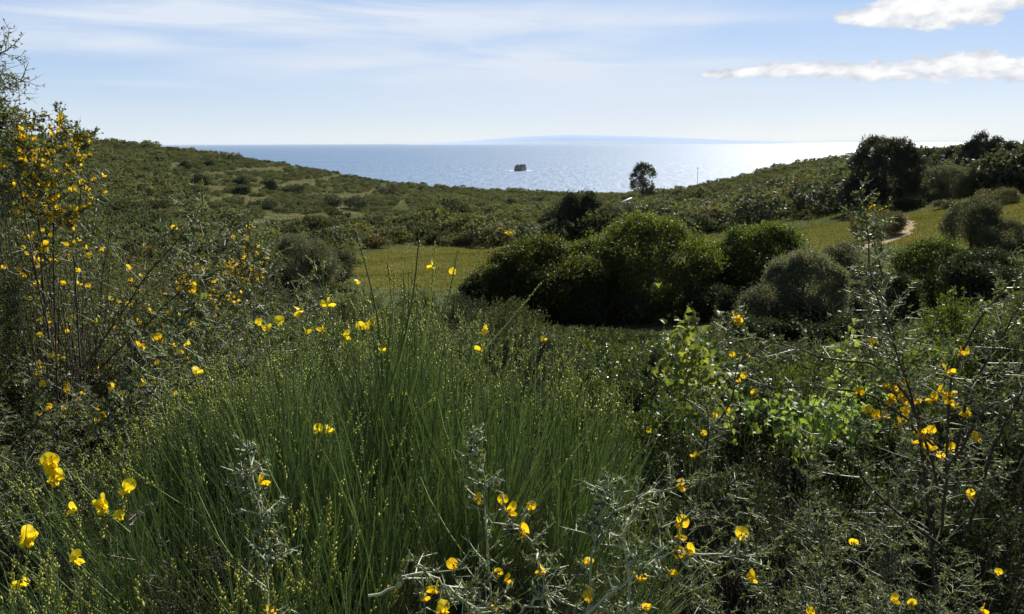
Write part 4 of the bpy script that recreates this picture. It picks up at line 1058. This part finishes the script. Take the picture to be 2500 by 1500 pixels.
thorny('thorn shrub crowned with a dense patch of orange yellow flowers, left of the green broom', (520, 1000, 4.7), 42, stems=[
    [(440, 1300, 4.6), (470, 850, 4.6), (490, 720, 4.6), (500, 650, 4.6)], [(500, 1300, 4.8), (520, 850, 4.8), (550, 720, 4.8), (560, 650, 4.8)], [(540, 1300, 4.7), (580, 800, 4.7), (600, 620, 4.7), (612, 510, 4.7)], [(520, 1300, 4.7), (500, 800, 4.7), (470, 700, 4.7), (440, 640, 4.7)], [(560, 1300, 4.7), (620, 800, 4.7), (640, 660, 4.7), (645, 600, 4.7)]],
    nrand=36, height=1.6, spread=.8, stem_r=.005, lat=75, lat_len=(.06, .18), nsub=5, leafn=6, leaf=.014, nfl=100, stuff_fl=160, rad_scale=1.2,
    hot=[(490, 665, 40, 3.0), (450, 690, 34, 2.0), (555, 665, 46, 2.4), (590, 590, 24, .7), (640, 650, 24, .5), (580, 750, 50, .5), (450, 730, 60, .5), (430, 640, 60, .2)], fl=1.2)
thorny('low tangled thorn shrub filling the left foreground between the two flowering ones', (330, 1100, 3.2), 43, nrand=56, height=1.35, spread=1.1, stem_r=.0042, lat=85, lat_len=(.06, .2), nsub=6, leafn=6, leaf=.012,
       nfl=40, hot=[(250, 780, 200, 1.0), (120, 960, 120, 1.0), (330, 940, 60, .8)], fl=1.3, rad_scale=1.15)
# the central rush broom and its companions
broom('broad green rush broom in the centre, its tips standing out against the meadow', 940, 2.35, 1.68, .76, 40, 51,
      [(885, 694), (1083, 655), (1090, 668), (832, 845), (845, 822), (880, 800), (905, 795), (890, 805), (747, 810), (795, 745), (770, 752), (1180, 858), (1190, 810), (1185, 815), (1336, 835), (778, 1045), (775, 800), (670, 790), (655, 800), (940, 865), (583, 765), (432, 835), (1000, 960), (715, 760)],
      lean=(0.0, 0.0), nshoot=66, talls=[(1027, 520, 2.2), (868, 565, 2.25), (1062, 590, 2.2), (1118, 610, 2.3), (1322, 690, 2.3), (1008, 640, 2.25), (945, 640, 2.3), (985, 655, 2.2)], rad=.0021, dry=4200)
broom('green rush broom leaning left beside the broad central one', 690, 2.15, 1.42, .5, 20, 52, [(345, 940), (322, 945), (780, 1050), (508, 1268), (440, 838)], lean=(-.22, .0), nshoot=60, rad=.0020, dry=2000)
broom('yellow flowering rush broom close by in the lower left corner', 190, 1.28, 1.15, .40, 16, 53,
      [(18, 1250), (232, 1183), (130, 1225), (245, 1245), (275, 1230), (28, 1170), (8, 1200), (40, 1160), (155, 1160), (240, 1150), (300, 1160), (110, 1160), (70, 1335), (165, 1370), (90, 1150), (200, 1195), (265, 1215), (120, 1215), (22, 1235), (290, 1290), (60, 1420)], lean=(-.22, .0), nshoot=56, fl=1.05, vcap=1050, racemes=.6, dry=160, rad=.0013)
broom('small rush broom right of the broad central one, mixed with thorns', 1370, 2.5, 1.0, .36, 12, 54, [(1655, 1030), (1336, 838)], lean=(.02, 0), nshoot=48, dry=700)
broom('low rush broom shoots at the bottom edge below the central one', 860, 1.22, .86, .4, 9, 55, [(905, 1332), (920, 1275), (660, 1492)], nshoot=26, racemes=.7, dry=900, rad=.0013)
# pale downy thorn boughs close to the lens, bottom centre
thorny('pale downy thorn bush sprawling across the bottom centre', (1420, 1500, 1.3), 61, stems=[
    [(1560, 1560, 1.25), (1500, 1330, 1.3), (1505, 1240, 1.3), (1460, 1190, 1.3)], [(1430, 1560, 1.25), (1435, 1370, 1.25), (1440, 1280, 1.25), (1560, 1215, 1.27), (1640, 1180, 1.3)],
    [(1380, 1560, 1.2), (1600, 1400, 1.2), (1750, 1370, 1.2), (1890, 1400, 1.2)], [(1250, 1560, 1.25), (1330, 1470, 1.25), (1400, 1420, 1.25)], [(1350, 1500, 1.3), (1300, 1340, 1.3), (1240, 1260, 1.3)],
    [(900, 1460, 1.2), (980, 1410, 1.2), (1050, 1425, 1.2), (1120, 1500, 1.2)]],
    nrand=38, height=1.02, spread=.62, stem_r=.003, lat=78, lat_len=(.025, .10), nsub=5, leafn=5, leaf=.009, twig='pale', stem_mat='pale', rad_scale=1.25,
    flowers=[(1280, 1195), (1245, 1250), (1128, 1292), (1280, 1302), (1165, 1228), (1205, 1398), (1240, 1415), (1325, 1385), (1045, 1480), (1210, 1490), (1455, 1485), (1068, 1440), (1665, 1365), (1690, 1345), (1640, 1395), (1730, 1260), (1765, 1265), (1720, 1250), (1665, 1275), (1590, 1490), (1810, 1495), (1150, 1490), (1450, 1380), (1570, 1440)], fl=1.12)
thorny('upright pale downy thorn shoot in front of the broom, left of centre', (660, 1560, 1.3), 62, stems=[[(665, 1750, 1.3), (668, 1480, 1.3), (655, 1290, 1.3), (640, 1200, 1.32), (610, 1080, 1.34)]],
       nrand=0, height=.75, stem_r=.0028, lat=80, lat_len=(.015, .08), nsub=4, leafn=4, leaf=.009, twig='pale', stem_mat='pale', flowers=[(660, 1198), (655, 1490)], fl=1.15, rad_scale=1.2)
thorny('upright pale downy thorn shoot in front of the broom, at the centre', (1160, 1560, 1.5), 63, stems=[[(1190, 1750, 1.5), (1170, 1330, 1.5), (1150, 1200, 1.5), (1128, 1080, 1.52)]],
       nrand=0, height=.9, stem_r=.003, lat=80, lat_len=(.015, .075), nsub=4, leafn=4, leaf=.009, twig='pale', stem_mat='pale', flowers=[(1165, 1230)], fl=1.1, rad_scale=1.2)
thorny('dead brown thorn tangle in front of the lower half of the broad broom', (960, 1560, 1.62), 69, nrand=26, height=1.08, spread=.5, stem_r=.003, lat=46, lat_len=(.04, .16), nsub=4, leafn=1, leaf=.009, twig='dry', stem_mat='dry', lean=(0, .05),
       flowers=[(905, 1330), (895, 1325), (920, 1270)], fl=1.1)
# thorn bush on the right with the tall twig
thorny('tall grey green thorn bush with golden flowers at the right', (2290, 1300, 1.95), 64, stems=[
    [(2300, 1800, 1.95), (2270, 1150, 1.95), (2200, 850, 1.95), (2140, 640, 1.95), (2108, 490, 1.95)], [(2290, 1800, 2.0), (2250, 1100, 2.05), (2165, 850, 2.1), (2120, 640, 2.1), (2105, 560, 2.1)],
    [(2300, 1300, 1.95), (2330, 950, 1.9), (2440, 760, 1.9), (2560, 670, 1.9)], [(2290, 1200, 1.95), (2200, 930, 1.95), (2000, 860, 2.0), (1880, 820, 2.0), (1800, 795, 2.0)],
    [(2280, 1100, 1.95), (2120, 965, 1.95), (1980, 945, 1.95), (1850, 945, 1.95)], [(2300, 1150, 1.9), (2380, 1000, 1.85), (2500, 1010, 1.85), (2620, 1040, 1.85)],
    [(2330, 1100, 1.9), (2400, 900, 1.9), (2440, 800, 1.9), (2490, 700, 1.9)], [(2360, 1300, 1.8), (2440, 1100, 1.8), (2530, 900, 1.8)], [(2300, 1350, 1.9), (2100, 1180, 1.9), (2060, 1090, 1.9), (2070, 1020, 1.9)]],
    nrand=18, height=1.25, spread=.55, stem_r=.0038, lat=84, lat_len=(.03, .13), nsub=6, leafn=4, leaf=.010, twig='spine', fl=1.25, stem_mat='twig', fullness=.7,
    flowers=[(2130, 840), (2350, 848), (2330, 875), (2332, 905), (2312, 945), (2105, 955), (2165, 945), (2185, 952), (2205, 950), (2285, 978), (2295, 985), (2200, 995), (2215, 1000), (2190, 1000), (2175, 985), (2110, 1000), (2350, 1010), (2325, 998), (2205, 1030), (2195, 1040), (2280, 1070), (2240, 1075), (2270, 1088), (2285, 1105), (2238, 1065), (2310, 1125), (2365, 1233), (2080, 1330), (2455, 1400), (1795, 785), (1805, 790), (1660, 1033), (2160, 990), (2240, 990), (2260, 1060), (2230, 1085), (2320, 1120), (2300, 960), (2140, 1005), (2375, 1060)])
thorny('half bare thorn bough with a few orange flowers right of the green broom', (1690, 1300, 2.6), 65, stems=[[(1640, 1500, 2.6), (1700, 1150, 2.6), (1790, 1000, 2.6), (1830, 900, 2.6), (1880, 860, 2.6)], [(1660, 1400, 2.6), (1730, 1080, 2.6), (1720, 980, 2.6)]],
       nrand=4, height=1.1, spread=.4, stem_r=.0045, lat=50, lat_len=(.04, .12), nsub=4, leafn=4, leaf=.010, flowers=[(1820, 900), (1835, 910), (1810, 912), (1790, 872), (1720, 1060), (1650, 1095), (1770, 1000), (1745, 1020), (1690, 1120)], fl=1.2)
thorny('dense small leaved thorn scrub along the bottom right edge', (2150, 1560, 1.35), 66, nrand=30, height=.95, spread=.62, stem_r=.0035, lat=52, lat_len=(.03, .10), nsub=5, leafn=5, leaf=.009, twig='spine', flowers=[(2080, 1332), (2455, 1402), (1985, 1480)], fl=1.1)
thorny('dense thorn scrub in the bottom right corner', (2440, 1500, 1.5), 67, nrand=24, height=1.12, spread=.5, stem_r=.004, lat=50, lat_len=(.03, .11), nsub=5, leafn=5, leaf=.010, twig='spine', flowers=[(2365, 1235)], fl=1.1)
thorny('dark thorn scrub at the bottom between the pale boughs and the right corner', (1830, 1560, 1.7), 68, nrand=18, height=.8, spread=.6, stem_r=.0035, lat=50, lat_len=(.03, .10), nsub=5, leafn=5, leaf=.009, twig='spine', fl=1.1)

# undergrowth closing the gaps between the near plants
rng = np.random.default_rng(99)
n = 26000; a = rng.uniform(-.75, .75, n); r_ = np.sqrt(rng.uniform(.9 ** 2, 9.5 ** 2, n)); x, y = np.sin(a) * r_, np.cos(a) * r_; z = ground(x, y)
P = grow(rng, np.stack([x, y, z], -1), rdir(rng, n) * .8 + np.array([0, 0, .8]), rng.uniform(.2, .75, n), 5, .0, .15)
g = Geo(); tubes(g, P, rng.uniform(.0012, .003, (n, 1)) * np.linspace(1, .4, 5)[None], 3)
tag(link('dry_undergrowth', g.mesh('dry_undergrowth', [MT['dry']], True)), 'tangle of dry brown stems under the near shrubs', 'undergrowth', kind='stuff')
i = np.repeat(np.arange(n), 4); c, t = along(P, i, rng.uniform(.3, 1, len(i))); g = Geo()
leaves(g, c, unit(rdir(rng, len(i)) + t * .5), rng.uniform(.015, .04, len(i)), .011, rng)
tag(link('low_undergrowth', g.mesh('low_undergrowth', [MT['dark']])), 'dark low leaves growing under the near shrubs', 'undergrowth', kind='stuff')

# ------------------------------------------------------------------ air
m, k = new_mat('haze_air'); pv = k.n('ShaderNodeVolumePrincipled'); pv.inputs['Color'].default_value = (.82, .90, 1.0, 1); pv.inputs['Density'].default_value = 2.0e-5; pv.inputs['Anisotropy'].default_value = 0.0
o = k.n('ShaderNodeOutputMaterial'); k.l(pv.outputs[0], o.inputs[1])
g = Geo(); box(g, -61000, 61000, -61000, 61000, -14, 90); tag(link('haze', g.mesh('haze', [m])), 'thin blue sea air', 'haze', kind='stuff')
